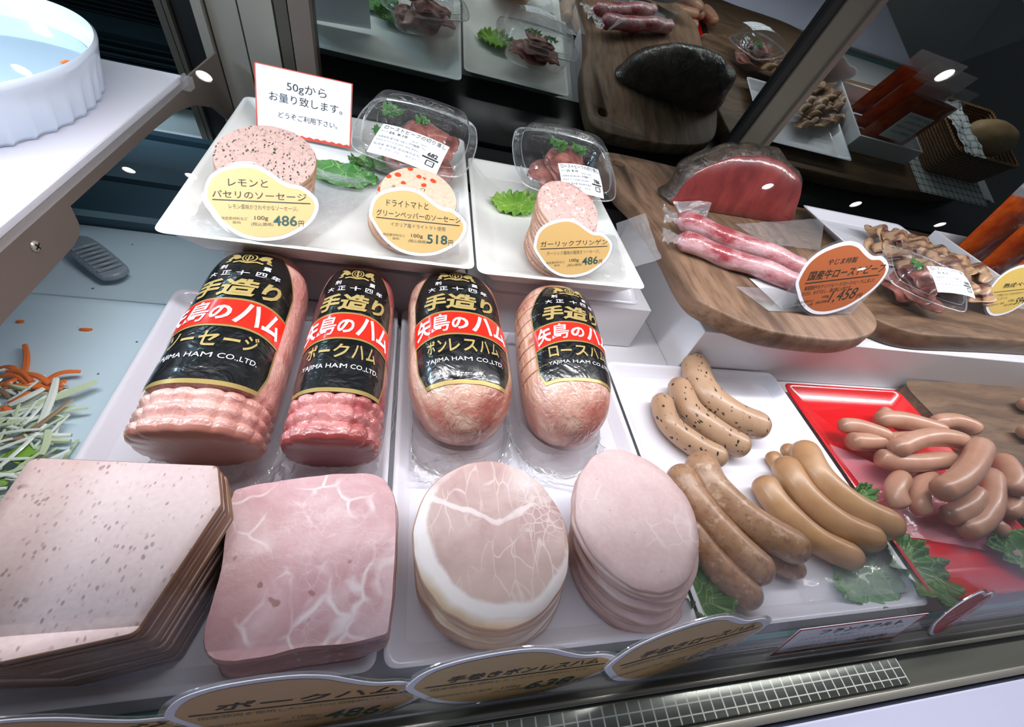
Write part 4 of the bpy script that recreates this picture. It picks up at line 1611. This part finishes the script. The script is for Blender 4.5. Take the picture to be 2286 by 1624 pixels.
sheet('plastic_film', 'clear crumpled film over the pale leaf before the smooth sausages', [(.42, .068, FL + .004), (.575, .066, FL + .008), (.575, .12, FL + .012), (.43, .125, FL + .004)], film_soft, .003, 3)
sheet('plastic_film', 'clear film strip lying across the red plate under the wieners', [(.615, .128, -.007), (.80, .092, -.006), (.80, .155, -.005), (.605, .26, -.007)], clear('pink_tinted_film', milk=.34, base=.08, rough=.15, bump=.6, bscale=30, milkcol=(250, 190, 205)), .0016, 5)
sheet('plastic_film', 'clear film on the narrower plate at the garlic card', [(.225, .45, PF2 + .0025), (.300, .44, PF2 + .008), (.315, .56, PF2 + .012), (.23, .56, PF2 + .003)], film, .003, 7)
sheet('plastic_film', 'clear film on the large plate under the herb flecked slices', [(-.215, .435, PF1 + .004), (-.10, .43, PF1 + .003), (-.03, .60, PF1 + .003), (-.215, .62, PF1 + .006)], film, .0035, 9)
sheet('plastic_film', 'clear film on the large plate beside the tomato slices', [(.04, .44, PF1 + .004), (.072, .45, PF1 + .008), (.074, .60, PF1 + .010), (.045, .58, PF1 + .004)], film, .003, 11)
sheet('plastic_film', 'hazy clear sheet sticking out over the narrower plate edge towards the wooden board', [at(1375, 500, .112), at(1440, 478, .128), at(1475, 580, .125), at(1385, 608, .110)], film_soft, .0015, 13)


# ------------------------------------------------------------------ clear tubs of roast beef
def tub_ring(s, z, corner=.25):
    out = []
    for k in range(64):
        a = 2 * PI * k / 64
        # rounded square with drawn out corners and gently bowed sides
        e = 2 / 2.9
        x = math.copysign(abs(math.cos(a)) ** e, math.cos(a))
        y = math.copysign(abs(math.sin(a)) ** e, math.sin(a))
        c = 1 + .07 * (abs(math.sin(2 * a)) ** 6)
        out.append(Vector((x * s * c, y * s * .86 * c, z)))
    return out


def parsley(name, label, M, size, seed, group):
    rnd = random.Random(seed)
    V, Fc = [], []
    for l in range(5):
        a0 = l * 1.3 + rnd.random()
        cx, cy = math.cos(a0) * size * .5, math.sin(a0) * size * .5
        n = 20
        base = len(V)
        V.append(M @ Vector((cx, cy, rnd.uniform(.002, .005))))
        for k in range(n):
            a = 2 * PI * k / n
            r = size * .42 * (1 + .35 * math.cos(5 * a + l))
            V.append(M @ Vector((cx + r * math.cos(a), cy + r * math.sin(a), .003 + .0025 * math.sin(a * 3 + l))))
        Fc += [[base, base + 1 + k, base + 1 + (k + 1) % n] for k in range(n)]
    st = tube([M @ Vector((0, 0, 0)), M @ Vector((size * .2, -size * .5, .001)), M @ Vector((size * .4, -size * .9, .002))], .0008, 6)
    T = thing(name, label, 'parsley', M.translation, group)
    obj('leaf', (V, Fc), parsley_m, T, smooth=180)
    obj('stalk', st, parsley_m, T)
    return T


def tub(label, M, s, price, weight, lab_at, lab_yaw, contents, seed, where):
    T = thing('clear_tub', label, 'food container', M.translation, 'clear lidded tubs')
    R = lambda s_, z: [M @ p for p in tub_ring(s_, z)]
    obj('base', loft([R(s, 0), R(s * .985, -.002), R(s * .86, -.003), R(s * .84, -.006), R(s * .74, -.034), R(s * .68, -.038)], False, True), pet, T, smooth=40)
    obj('lid', loft([R(s * 1.0, .0012), R(s * .99, .0030), R(s * .88, .0032), R(s * .86, .005), R(s * .84, .018), R(s * .80, .023), R(s * .62, .026), R(s * .60, .0285), R(s * .2, .030)], False, True), pet, T, smooth=40)
    rr_ = R(s * 1.0, .0002)
    obj('rim', tube(rr_ + [rr_[0]], .0011, 8), rim_bead, T)
    rr_ = R(s * .86, .0055)
    obj('rim', tube(rr_ + [rr_[0]], .0006, 6), rim_bead, T)
    # price label bowed over the lid's front
    lx, ly, lw, lh = lab_at
    def lf(X, Y, d=0.):
        c, s_ = math.cos(lab_yaw), math.sin(lab_yaw)
        x, y = (X - .5) * lw, (.5 - Y) * lh
        z = .0312 + d - .010 * max(0, Y - .35) ** 1.5 - .0035 * (2 * X - 1) ** 2
        return M @ Vector((lx + c * x - s_ * y, ly + s_ * x + c * y, z))
    V, Fc = [], []
    for i in range(11):
        for j in range(13):
            V.append(lf(j / 12, i / 10))
    for i in range(10):
        for j in range(12):
            a = i * 13 + j
            Fc.append([a + 13, a + 14, a + 1, a])
    lab = obj('price_label', (V, Fc), paper_white, T, smooth=180)
    big = [text_in('ローストビーフの切り落し', .05, .04, .97, .19, .0), text_in('25. 8.10', .15, .245, .42, .32, .012), text_in(price, .78, .47, .93, .60, .03), rect2(.72, .62, .96, .665),
           rect2(.80, .70, .92, .72), rect2(.80, .83, .92, .85), rect2(.795, .72, .812, .83), rect2(.905, .72, .922, .83), text_in('プラ', .825, .75, .895, .80, .01)]
    sm = [text_in('加工日', .03, .25, .13, .31), text_in('100g当り 864円', .48, .32, .74, .38), text_in('内容量 ' + weight, .5, .42, .72, .48), text_in('消費期限 要冷蔵10度以下で保存', .03, .44, .64, .51),
          text_in('原材料名 牛もも肉(国産) 食塩 香辛料', .03, .56, .66, .63), text_in('製造者 東京都 食品株式会社', .03, .68, .7, .75), text_in('(一部に牛肉・大豆・小麦を含む)', .08, .80, .70, .87)]
    obj('lettering', lettering(lf, big, .0006), ink, lab, smooth=0)
    obj('fine_print', lettering(lf, sm, .0006), ink_grey, lab, smooth=0)
    rnd = random.Random(seed)
    for k, (x, y, z, r, yaw) in enumerate(contents):
        V, Fc = [], []
        nn, mm = 18, 12
        S0 = rnd.uniform(0, 50)
        for i in range(mm + 1):
            for j in range(nn + 1):
                u, v = j / nn - .5, i / mm - .5
                fold = .5 + .5 * math.sin(u * 7 + S0)
                edge = 1 + .18 * noise.noise(Vector((u * 3, v * 3, S0)))
                pz_ = .0040 * math.sin(u * 6 + S0) + .003 * math.sin(v * 5 + S0) - .022 * (u * u + v * v)
                uu, vv = 2 * u, 2 * v
                V.append(M @ (Matrix.Translation((x, y, z)) @ rotz(yaw) @ Vector((uu * math.sqrt(1 - vv * vv / 2) * r * edge, vv * math.sqrt(1 - uu * uu / 2) * r * .70 * edge, pz_))))
        for i in range(mm):
            for j in range(nn):
                a = i * (nn + 1) + j
                Fc.append([a, a + 1, a + nn + 2, a + nn + 1])
        o = obj('beef_slice', (V, Fc), beef_m, smooth=180)
        tag(o, 'folded slice of cooked beef inside the clear tub ' + where, 'sliced meat', 'beef slices in the tub ' + where)
        o.modifiers.new('thick', 'SOLIDIFY').thickness = .0022
    return T


BE = [(-.01, .012, -.020, .030, .3), (.012, -.004, -.014, .032, 1.2), (-.022, -.010, -.018, .026, 2.2), (.024, .016, -.016, .026, .8), (.002, .006, -.004, .030, 1.8), (.006, .018, .004, .024, .2), (.030, -.022, -.018, .022, 2.8), (-.004, -.002, .008, .020, .9)]
MT1 = Matrix.Translation((.012, .655, PF1 + .058)) @ rotz(-.20) @ Matrix.Rotation(math.radians(14), 4, 'X')
tub('clear lidded tub of roast beef behind the tomato slices, priced 682', MT1, .083, '682', '79g', (.004, -.066, .090, .056), -.12, [(x * 1.1, y * 1.1, z, r * 1.4, a) for x, y, z, r, a in BE], 21, 'behind the tomato slices')
MT2 = Matrix.Translation((.240, .668, PF2 + .062)) @ rotz(.02) @ Matrix.Rotation(math.radians(16), 4, 'X')
tub('clear lidded tub of roast beef behind the garlic slices, priced 786', MT2, .085, '786', '91g', (.006, -.064, .066, .054), .04, [(x * 1., y * 1., z, r * 1.35, a) for x, y, z, r, a in BE], 22, 'behind the garlic slices')
for M, q, sz, sd, lab in ((MT1, (-.042, .020, .012), .017, 31, 'parsley sprig at the end of the tub behind the tomato slices'), (MT1, (.002, .016, .012), .012, 32, 'parsley sprig on the beef in the tub behind the tomato slices'),
                          (MT1, (-.048, -.018, .002), .011, 35, 'smallest parsley sprig, low in the tub behind the tomato slices'),
                          (MT2, (-.014, .022, .013), .017, 33, 'parsley sprig nearer the plate middle in the tub behind the garlic slices'), (MT2, (.022, .024, .010), .015, 34, 'parsley sprig nearer the wooden board in the tub behind the garlic slices')):
    parsley('parsley_sprig', lab, M @ Matrix.Translation(q), sz, sd, None)


# ------------------------------------------------------------------ the wooden boards and what lies on them
def board(name, label, out, z0, z1, mat, holes=()):
    o = obj(name, prism(closed(out, 140), z0, z1, .0035), mat, smooth=50)
    return tag(o, label, 'cutting board')


edge1 = [(.366, .410), (.390, .374), (.441, .346), (.508, .338), (.580, .341), (.652, .366), (.688, .405), (.694, .470), (.700, .60), (.690, .72), (.655, .80), (.560, .835), (.44, .846), (.368, .836), (.3505, .78), (.350, .685), (.3655, .62), (.371, .52)]
ob = board('cutting_board', 'worn pale wooden board under the roast beef and the frozen meat sticks', edge1, .092, B1, wood_a)
# finger hole near its far end
cut = bpy.data.meshes.new('hole')
hv, hf = prism([(.388 + .012 * math.cos(a), .792 + .012 * math.sin(a)) for a in [2 * PI * k / 32 for k in range(32)]], .05, .2)
cut.from_pydata([tuple(v) for v in hv], [], hf)
ho = bpy.data.objects.new('hole', cut)
C.objects.link(ho)
md = ob.modifiers.new('hole', 'BOOLEAN')
md.operation = 'DIFFERENCE'
md.object = ho
md.solver = 'EXACT'
bpy.context.view_layer.update()
me = bpy.data.meshes.new_from_object(ob.evaluated_get(bpy.context.evaluated_depsgraph_get()))
ob.modifiers.clear()
ob.data = me
bpy.data.objects.remove(ho)
t = thing('support_block', 'dark wooden batten pair holding up the pale worn board', 'support', (.53, .6, .0705))
for y in (.46, .70):
    obj('batten', box(.43, .64, y, y + .03, .0702, .0918, .002), wood_c, t)
edge2 = [(.712, .44), (.74, .405), (.80, .392), (.92, .398), (1.05, .405), (1.25, .41), (1.5, .40), (1.62, .50), (1.60, .72), (1.30, .79), (.95, .80), (.78, .79), (.722, .70), (.715, .55)]
board('cutting_board', 'thick dark wooden board with bark-like edge behind the mustard card', edge2, .0704, .1045, wood_b)
o = obj('cutting_board', prism(closed([(.852, .05), (.858, .20), (.862, .30), (.868, .375), (.95, .383), (1.25, .38), (1.27, .2), (1.25, .06), (1.0, .045)], 120), -.0205, .006, .003), wood_c, smooth=50)
tag(o, 'walnut coloured board on the case floor beside the red plate', 'cutting board')

# roast beef
RZ = B1 + .0006
def roast():
    T = thing('roast_beef', 'large half of a rare roast beef in film, its red cut face towards the glass', 'roast', (.57, .68, RZ))
    face = [(-.150, .002), (-.152, .018), (-.142, .046), (-.112, .074), (-.070, .094), (-.02, .103), (.03, .102), (.075, .088), (.108, .063), (.122, .032), (.124, .004), (.06, .0), (-.06, .0)]
    P = [(v.x, v.y) for v in cr([(a, b, 0) for a, b in face], 80, True)]
    def ring(k, y, sx=1., sz=1., dx=0., wob=0.):
        out = []
        for a, b in P:
            n_ = 1 + wob * noise.noise(Vector((a * 22, b * 22, y * 22)))
            b = max(0, b)
            out.append(Vector((.580 + dx + a * sx * n_ * .98, y + .16 * (b - .05) + a * .04, RZ + b * sz * n_)))
        return out
    rings = [ring(0, .664, .965, .95, .004, .02), ring(0, .667, .985, .98, .003, .04), ring(0, .676, 1.0, 1.03, .0, .06), ring(0, .692, .985, 1.06, -.002, .09), ring(0, .706, .92, 1.01, -.003, .12), ring(0, .718, .76, .84, .0, .1), ring(0, .727, .45, .52, .0, .1), ring(0, .730, .12, .2, .0)]
    obj('crust', loft(rings, False, True), roast_crust, T, smooth=80, label='dark browned crust')
    r0 = rings[0]
    c = sum(r0, Vector()) / len(r0)
    obj('cut_face', loft([r0, [c + (p - c) * .97 + Vector((0, -.002, 0)) for p in r0], [c + (p - c) * .6 + Vector((0, -.004, 0)) for p in r0], [c + (p - c) * .2 + Vector((0, -.005, 0)) for p in r0]], False, True), roast_face, T, smooth=80, label='deep red rare cut face')
    return T


roast()


def meat_stick(label, a, b, r):
    T = thing('meat_stick', label, 'frozen meat', ((a + b) / 2))
    d = (b - a).normalized()
    s = d.cross(Vector((0, 0, 1))).normalized()
    pts = [a + (b - a) * (i / 12) + Vector((0, 0, .0015 * math.sin(i))) for i in range(13)]
    obj('meat', tube(pts, lambda t: r * (1 + .05 * math.sin(t * 19)) * (1 - max(0, abs(2 * t - 1) - .9) * 5), 18, 40), tube_m, T)
    V, Fc = [], []
    for i in range(9):
        f = i / 8
        for j in range(11):
            u = j / 10 - .5
            p = a - d * (.022 * f) + s * (u * r * (2 + 1.4 * f)) + Vector((0, 0, .004 * noise.noise(Vector((f * 4, u * 6, r * 900))) * (1 + f) + r * .3 * (1 - abs(2 * u)) * (1 - f)))
            p.z = max(p.z, B1 + .001)
            V.append(p)
    for i in range(8):
        for j in range(10):
            q = i * 11 + j
            Fc.append([q, q + 1, q + 12, q + 11])
    obj('film_end', (V, Fc), film, T, smooth=180)
    return T


zc = B1 + .0125
meat_stick('frosted pink meat stick in film on the board, the one against the roast beef', at(1512, 488, zc + .012), at(1800, 600, zc + .004), .0150)
meat_stick('frosted pink meat stick in film on the board, the one further from the roast beef', at(1512, 534, zc + .003), at(1790, 634, zc + .003), .0142)
sheet('plastic_film', 'clear bag end standing up beside the frozen meat sticks', [at(1500, 452, .15), at(1588, 455, .17), at(1570, 500, .15), at(1512, 480, .14)], film, .003, 15)
sheet('plastic_film', 'clear bag sheet spread between the frozen meat sticks and the roast', [at(1640, 502, B1 + .02), at(1840, 488, B1 + .035), at(1830, 560, B1 + .006), at(1700, 545, B1 + .004)], clear('bag_film', milk=.10, base=.09, rough=.10, bump=.4, bscale=30), .0012, 17)
sheet('backing_paper', 'small white greaseproof sheet under the clear card stand on the pale board', [at(1672, 622, B1 + .001), at(1800, 632, B1 + .001), at(1830, 672, B1 + .001), at(1745, 692, B1 + .001)], plain('greaseproof', (214, 216, 220), .6), .0004, 19)

# bacon tray, its slices and the third tub
BZ = .1048
o = obj('serving_tray', tray_mesh([(.805, .56), (1.085, .56), (1.085, .762), (.805, .762)], BZ + .020, BZ + .005, BZ, .010, flare=.02), white_tray, smooth=60)
tag(o, 'white tray on the dark board under the cured bacon slices', 'tray')
rnd = random.Random(5)
for k in range(24):
    px, py = 1975 + (k % 12) * 17 + rnd.uniform(-6, 6), 528 + (k % 12) * 7.5 + (k // 12) * 42 + rnd.uniform(-8, 8)
    p = at(px, py, BZ + .020 + .006 * (k % 3))
    V, Fc = [], []
    S0 = rnd.uniform(0, 60)
    yaw = -.75 + rnd.uniform(-.2, .2)
    for i in range(7):
        for j in range(21):
            u, v = j / 20 - .5, i / 6 - .5
            q = rotz(yaw) @ Vector((2 * u * math.sqrt(1 - 2 * v * v) * .045 + .003 * math.sin(v * 5 + S0), 2 * v * math.sqrt(1 - 1.2 * u * u) * .016, 0))
            zz = .006 * math.sin(u * 13 + S0) + .007 * math.sin(v * 3 + .7) + .008 - .018 * (u * u)
            V.append(p + q + Vector((0, 0, zz)))
    for i in range(6):
        for j in range(20):
            a = i * 21 + j
            Fc.append([a, a + 1, a + 22, a + 21])
    o = obj('bacon_slice', (V, Fc), bacon_m, smooth=180)
    o.modifiers.new('thick', 'SOLIDIFY').thickness = .0022
    tag(o, 'brown and cream folded slice in the cured bacon pile on the tray', 'bacon', 'cured bacon slices')
p = at(2135, 645, .125)
lettuce('lettuce_leaf', 'bright frilled lettuce at the foot of the cured bacon pile', p.x, p.y + .01, BZ + .004, .034, .020, .2, leaf_light, 23, .018)
MT3 = Matrix.Translation((.832, .482, BZ + .047)) @ rotz(-.5) @ Matrix.Rotation(math.radians(12), 4, 'X')
tub('clear lidded tub with a white label on the dark board behind the orange card', MT3, .068, '698', '80g', (.014, -.030, .066, .050), .35, [(x * .9, y * .9, z, r * 1.3, a) for x, y, z, r, a in BE], 24, 'on the dark board')
parsley('parsley_sprig', 'parsley sprig in the tub on the dark board', MT3 @ Matrix.Translation((-.02, .01, .008)), .014, 36, None)

# sauce pouches in the white box
t = thing('open_box', 'open white box on the dark board holding the orange sauce pouches', 'box', (1.21, .60, BZ))
bx0, bx1, by0, by1, bt = 1.100, 1.325, .510, .700, .005
obj('box_base', box(bx0, bx1, by0, by1, BZ, BZ + .005), white_board, t, smooth=0)
for n_, v in (('box_side', box(bx0, bx0 + bt, by0, by1, BZ + .005, BZ + .045, .001)), ('box_side', box(bx1 - bt, bx1, by0, by1, BZ + .005, BZ + .045, .001)),
              ('box_side', box(bx0 + bt, bx1 - bt, by0, by0 + bt, BZ + .005, BZ + .045, .001)), ('box_side', box(bx0 + bt, bx1 - bt, by1 - bt, by1, BZ + .005, BZ + .045, .001))):
    obj(n_, v, white_board, t, smooth=0)


def pouch(label, base, yaw, lean, w, h, th, lab=True, red=False, roll=0.):
    M = Matrix.Translation(base) @ rotz(yaw) @ Matrix.Rotation(-lean, 4, 'X') @ Matrix.Rotation(roll, 4, 'Y')
    T = thing('sauce_pouch', label, 'pouch', base)
    V, Fc = [], []
    nx, nz = 22, 26
    def fat(u, v):
        return th * (1 - abs(2 * u - 1) ** 3) * (math.sin(PI * min(1, v * 1.12)) ** .6 if v < .89 else 0) * (1.25 - .5 * v)
    for side in (-1, 1):
        for i in range(nz + 1):
            v = i / nz
            for j in range(nx + 1):
                u = j / nx
                V.append(M @ Vector(((u - .5) * w, side * (fat(u, v) / 2 + .0004) + .003 * noise.noise(Vector((u * 5, v * 5, base[0] * 30))) * (1 - abs(2 * u - 1)), v * h + .002)))
    k0 = (nx + 1) * (nz + 1)
    for s_ in (0, 1):
        for i in range(nz):
            for j in range(nx):
                a = s_ * k0 + i * (nx + 1) + j
                q = [a, a + 1, a + nx + 2, a + nx + 1]
                Fc.append(q if s_ == 0 else q[::-1])
    body = [f for f in Fc if all(((i % k0) // (nx + 1)) <= int(nz * .80) for i in f)]
    top = [f for f in Fc if f not in body]
    obj('filled_bag', (V, body), kimchi_m, T, smooth=180)
    obj('bag_top', (V, top), film, T, smooth=180)
    if lab:
        fr = lambda X, Y, d=0.: M @ Vector(((X - .5) * w * .52, -(th * .60 + d), h * (.22 + .40 * (1 - Y))))
        q = [(0, 1), (1, 1), (1, 0), (0, 0)]
        fb = lambda X, Y, d=0.: M @ Vector(((.5 - X) * w * .52, (th * .60 + d), h * (.22 + .40 * (1 - Y))))
        for nm, f_ in (('paper_label', fb), ('front_label', fr) if red else (None, None)):
            if nm is None:
                continue
            L = obj(nm, loft([flat(f_, q, -.0006), flat(f_, q, 0)]), paper_white if nm == 'paper_label' else label_red, T, smooth=0)
            if nm == 'paper_label':
                obj('fine_print', lettering(f_, [text_in('名称 牛肉煮込み', .06, .06, .9, .17), text_in('要冷蔵 内容量 200g', .06, .26, .8, .36), text_in('原材料名 牛肉 野菜', .06, .46, .9, .55), text_in('賞味期限 25.8.20', .06, .66, .85, .76)], .0004), ink_grey, L, smooth=0)
            else:
                obj('lettering', lettering(f_, [text_in('キムチ', .12, .40, .9, .75, .03)], .0004), gold, L, smooth=0)
    return T


pouch('orange sauce pouch in the white box, hindmost, nearest the mirror', (1.212, .664, BZ + .0055), .06, .05, .150, .185, .028)
pouch('orange sauce pouch in the white box, middle of the three', (1.226, .612, BZ + .0055), .05, .06, .150, .190, .028)
pouch('orange sauce pouch with a red label, foremost in the white box', (1.232, .560, BZ + .0055), .02, .06, .160, .180, .028, True, True)

# basket, cloths and bread beyond the frame edge, seen in the mirror
def basket(x, y, label, rx, ry, h):
    T = thing('bread_basket', label, 'basket', (x, y, BZ))
    o1 = quad_ring([(x - rx, y - ry), (x + rx, y - ry), (x + rx, y + ry), (x - rx, y + ry)], 0, .02, 0)
    def r(ins, z):
        return [(p[0] - (p[0] - x) * ins, p[1] - (p[1] - y) * ins, z) for p in o1]
    obj('basket_body', loft([r(.12, BZ + .0005), r(.06, BZ + .03), r(0, BZ + h), r(.03, BZ + h), r(.10, BZ + .03), r(.14, BZ + .006)]), wicker_m, T, smooth=60)
    pts = [Vector((p[0], p[1], BZ + h)) for p in o1]
    obj('basket_rim', tube(pts + [pts[0]], .005, 8, None, True), wicker_m, T)
    return T


basket(1.50, .620, 'brown wicker bread basket on the dark board beside the sauce pouches', .12, .10, .085)
sheet('gingham_cloth', 'black and white checked cloth hanging over the basket rim', [(1.375, .56, BZ + .09), (1.44, .55, BZ + .095), (1.45, .74, BZ + .095), (1.385, .735, BZ + .09)], gingham, .006, 23)['category'] = 'cloth'
sheet('patterned_cloth', 'pale patterned cloth spread under the wicker basket', [(1.345, .60, BZ + .0008), (1.62, .60, BZ + .0008), (1.62, .785, BZ + .0008), (1.345, .785, BZ + .0008)], gingham, .0004, 25)['category'] = 'cloth'
bm = bmesh.new()
bmesh.ops.create_uvsphere(bm, u_segments=28, v_segments=16, radius=1)
for v in bm.verts:
    n_ = 1 + .06 * noise.noise(v.co * 2)
    v.co = Vector((1.52 + v.co.x * .085 * n_, .65 + v.co.y * .045 * n_, BZ + .095 + v.co.z * .042 * n_))
tag(obj('bread_loaf', frombm(bm), bread_m), 'brown bread loaf lying in the wicker basket', 'bread')

# ------------------------------------------------------------------ the left-hand side: shelf, dish, salad
SX = -.288
t = thing('raised_shelf', 'white raised shelf on a brown metal bracket, carrying the fluted dish', 'shelf', (-.45, .35, .148))
obj('shelf_board', box(-.95, SX, -.05, .700, .1425, .1505, .0012, 1), shelf_m, t, smooth=30)
obj('price_strip', join(box(SX + .0004, SX + .003, .30, .706, .1385, .1515), box(SX + .0004, SX + .010, .690, .706, .136, .149)), acrylic_haze, t, smooth=0)
br = [(-.05, .094), (.30, .095), (.395, .097), (.4035, .100), (.408, .106), (.410, .141), (.410, .1422), (-.05, .1422)]
def sidep(pts, x0, x1):
    n = len(pts)
    return loft([[(x0, a, b) for a, b in pts], [(x1, a, b) for a, b in pts]])
k = obj('bracket', sidep([(-.05, .094), (.39, .097), (.4040, .101), (.409, .108), (.411, .1422), (-.05, .1422)], SX - .004, SX + .0003), bronze, t, smooth=0)
obj('bracket_arm', sidep([(.4105, .124), (.60, .122), (.66, .119), (.72, .108), (.78, .085), (.83, .050), (.862, .038), (.852, .095), (.842, .1422), (.4105, .1422)], SX - .0045, SX - .0015), bronze, t, smooth=0)
p = Vector((SX + .0006, .352, .122))
sc = xf(loft([[(.0045 * k_ * math.cos(a), .0045 * k_ * math.sin(a), z) for a in [2 * PI * i / 24 for i in range(24)]] for k_, z in ((1, 0), (.95, .0008), (.7, .0016), (.3, .002))]), Matrix.Translation(p) @ Matrix.Rotation(PI / 2, 4, 'Y'))
sw = obj('screw', sc, steel, t)
obj('screw_slot', xf(join(box(-.003, .003, -.0006, .0006, .0019, .0023), box(-.0006, .0006, -.003, .003, .0019, .0023)), Matrix.Translation(p) @ Matrix.Rotation(PI / 2, 4, 'Y') @ rotz(.4)), blackm, sw, smooth=0)

# oval fluted dish
DX, DY, DA, DB = -.432, .535, .1225, .165
T = thing('oval_dish', 'white fluted oval dish of pale broth on the raised shelf', 'dish', (DX, DY, .151))
def oval(k, z, fl=0., lobes=44):
    out = []
    for i in range(264):
        a = 2 * PI * i / 264
        s_ = k - fl * (abs(math.sin(a * lobes / 2)) ** .7 - .6)
        out.append((DX + DA * s_ * math.cos(a), DY + DB * s_ * math.sin(a), z))
    return out
obj('dish_body', loft([oval(.90, .1511, .026), oval(.925, .156, .024), oval(.96, .178, .010), oval(.985, .190, .002), oval(1.0, .1965), oval(1.003, .200), oval(.985, .2025), oval(.962, .200), oval(.94, .190), oval(.90, .165), oval(.86, .157), oval(.4, .156)]), dish_m, T, smooth=70)
obj('broth', loft([oval(.915, .1795), oval(.5, .1796), oval(.05, .1796)], False, True), broth, T, smooth=180)


def strip(name, label, cat, a, b, w, th, mat, bend=.003, seed=0, group=None):
    a, b = Vector(a), Vector(b)
    d = b - a
    s_ = d.cross(Vector((0, 0, 1))).normalized()
    pts = [a + d * (i / 8) + s_ * (bend * math.sin(PI * i / 8)) + Vector((0, 0, abs(bend) * .6 * math.sin(PI * i / 8))) for i in range(9)]
    vf = tube(pts, lambda t: w * (.75 + .25 * math.sin(PI * t)), 6, 14, True, th / w)
    if name is None:
        return vf
    return tag(obj(name, vf, mat, smooth=30), label, cat, group)


q = at(15, 212, .181); r_ = at(108, 183, .181)
strip('carrot_strip', 'long carrot strip floating in the oval dish', 'carrot', q, r_, .0028, .0016, carrot_m, .003)
strip('carrot_strip', 'tiny carrot bit floating near the rim of the oval dish', 'carrot', at(136, 140, .181), at(152, 135, .181), .0018, .0012, carrot_m, .001)

# salad tray
o = obj('salad_tray', join(box(-.90, -.262, .045, .440, -.0215, -.0125, .003)), blue_tray, smooth=40)
tag(o, 'pale blue salad tray scattered with shreds, beside the white tray of meatloaf', 'tray')
o = obj('ice_sheet', box(-.90, -.200, .443, .582, -.0217, -.015, .002), blue_tray, smooth=40)
tag(o, 'pale blue board behind the salad tray with the tongs on it', 'tray')
SZ = -.0118
rnd = random.Random(8)
vfs = []
for k in range(420):
    a, rr = rnd.uniform(0, 2 * PI), rnd.random() ** .6
    x, y = -.375 + .112 * rr * math.cos(a), .205 + .105 * rr * math.sin(a)
    L, yaw = rnd.uniform(.02, .06), rnd.gauss(.6, .7)
    z = SZ + .002 + .014 * (1 - rr) + rnd.uniform(0, .008)
    dx, dy = math.cos(yaw) * L / 2, math.sin(yaw) * L / 2
    m = 0 if rnd.random() < .62 else (1 if rnd.random() < .75 else 2)
    vfs.append(setm(strip(None, None, None, (x - dx, y - dy, z), (x + dx, y + dy, z + rnd.uniform(-.002, .006)), rnd.uniform(.0010, .0022), .0010, None, rnd.uniform(-.006, .006)), m))
for k in range(46):
    a, rr = rnd.uniform(0, 2 * PI), rnd.random() ** .5
    x, y = -.375 + .105 * rr * math.cos(a), .185 + .085 * rr * math.sin(a)
    z = SZ + .003 + .012 * (1 - rr) + rnd.uniform(0, .007)
    n_ = 10
    V = [Vector((x, y, z + .002))] + [Vector((x + .012 * math.cos(2 * PI * i / n_) * rnd.uniform(.6, 1.1), y + .009 * math.sin(2 * PI * i / n_) * rnd.uniform(.6, 1.1), z + rnd.uniform(0, .004))) for i in range(n_)]
    vfs.append(setm((V, [[0, 1 + i, 1 + (i + 1) % n_] for i in range(n_)]), 3))
o = obj('shredded_salad', join(*vfs), [radish_m, celery_m, brown_veg, leaf_light], smooth=30)
tag(o, 'heap of pale shredded salad with green leaf on the blue tray', 'salad', None, 'stuff')
CARR = [((42, 868), (55, 770)), ((0, 842), (62, 858)), ((5, 856), (82, 862)), ((30, 838), (110, 858)), ((60, 846), (118, 862)), ((95, 858), (180, 830)), ((20, 900), (64, 876)), ((0, 925), (22, 921)), ((60, 856), (140, 868)), ((0, 822), (40, 840)), ((0, 860), (36, 846)), ((14, 830), (70, 852)), ((125, 862), (142, 850))]
for k, (a, b) in enumerate(CARR):
    z = SZ + .006 + .0012 * (k % 4)
    strip('carrot_strip', 'orange carrot strip at the edge of the shredded salad', 'carrot', at(a[0], a[1], z), at(b[0], b[1], z + .001), .0028, .0016, carrot_m, .004 * (-1) ** k, k, 'carrot strips on the salad')
for k, (a, b, w_) in enumerate([((28, 922), (215, 852), .0040), ((88, 950), (125, 846), .0034), ((92, 1016), (106, 962), .0030), ((60, 968), (160, 972), .0028), ((95, 978), (158, 985), .0024), ((22, 905), (98, 868), .0026), ((20, 858), (66, 868), .0020)]):
    z = SZ + .010 + .002 * (k % 3)
    strip('radish_strip', 'long pale radish strip lying across the shredded salad', 'vegetable strip', at(a[0], a[1], z), at(b[0], b[1], z + .001), w_, .0022, radish_m if k % 2 else celery_m, .002, k, 'long pale strips on the salad')
for (a, b), lab in ((((38, 718), (54, 718)), 'stray carrot bit on the blue tray further from the white tray'), (((178, 735), (206, 736)), 'stray carrot bit on the blue tray nearer the white tray')):
    strip('carrot_strip', lab, 'carrot', at(a[0], a[1], SZ), at(b[0], b[1], SZ), .0022, .0014, carrot_m, .0005)

# tongs: ribbed grey handle end
M = Matrix.Translation(at(215, 572, .004)) @ rotz(-.72) @ Matrix.Scale(.82, 4)
T = thing('serving_tongs', 'grey ribbed end of a pair of tongs under the raised shelf', 'tongs', M.translation)
gr_ = plain('grey_tongs_plastic', (140, 154, 164), .35, coat=.4)
out = closed([(-.055, -.016), (.03, -.019), (.046, -.012), (.050, 0), (.046, .012), (.03, .019), (-.055, .016)], 60)
obj('tong_end', xf(prism(out, -.012, -.002, .003), M), gr_, T)
for k in range(7):
    x = -.03 + k * .0105
    obj('tong_rib', xf(tube([(x, -.015, -.001), (x + .003, 0, .0015), (x, .015, -.001)], .0026, 8, 10), M), gr_, T)
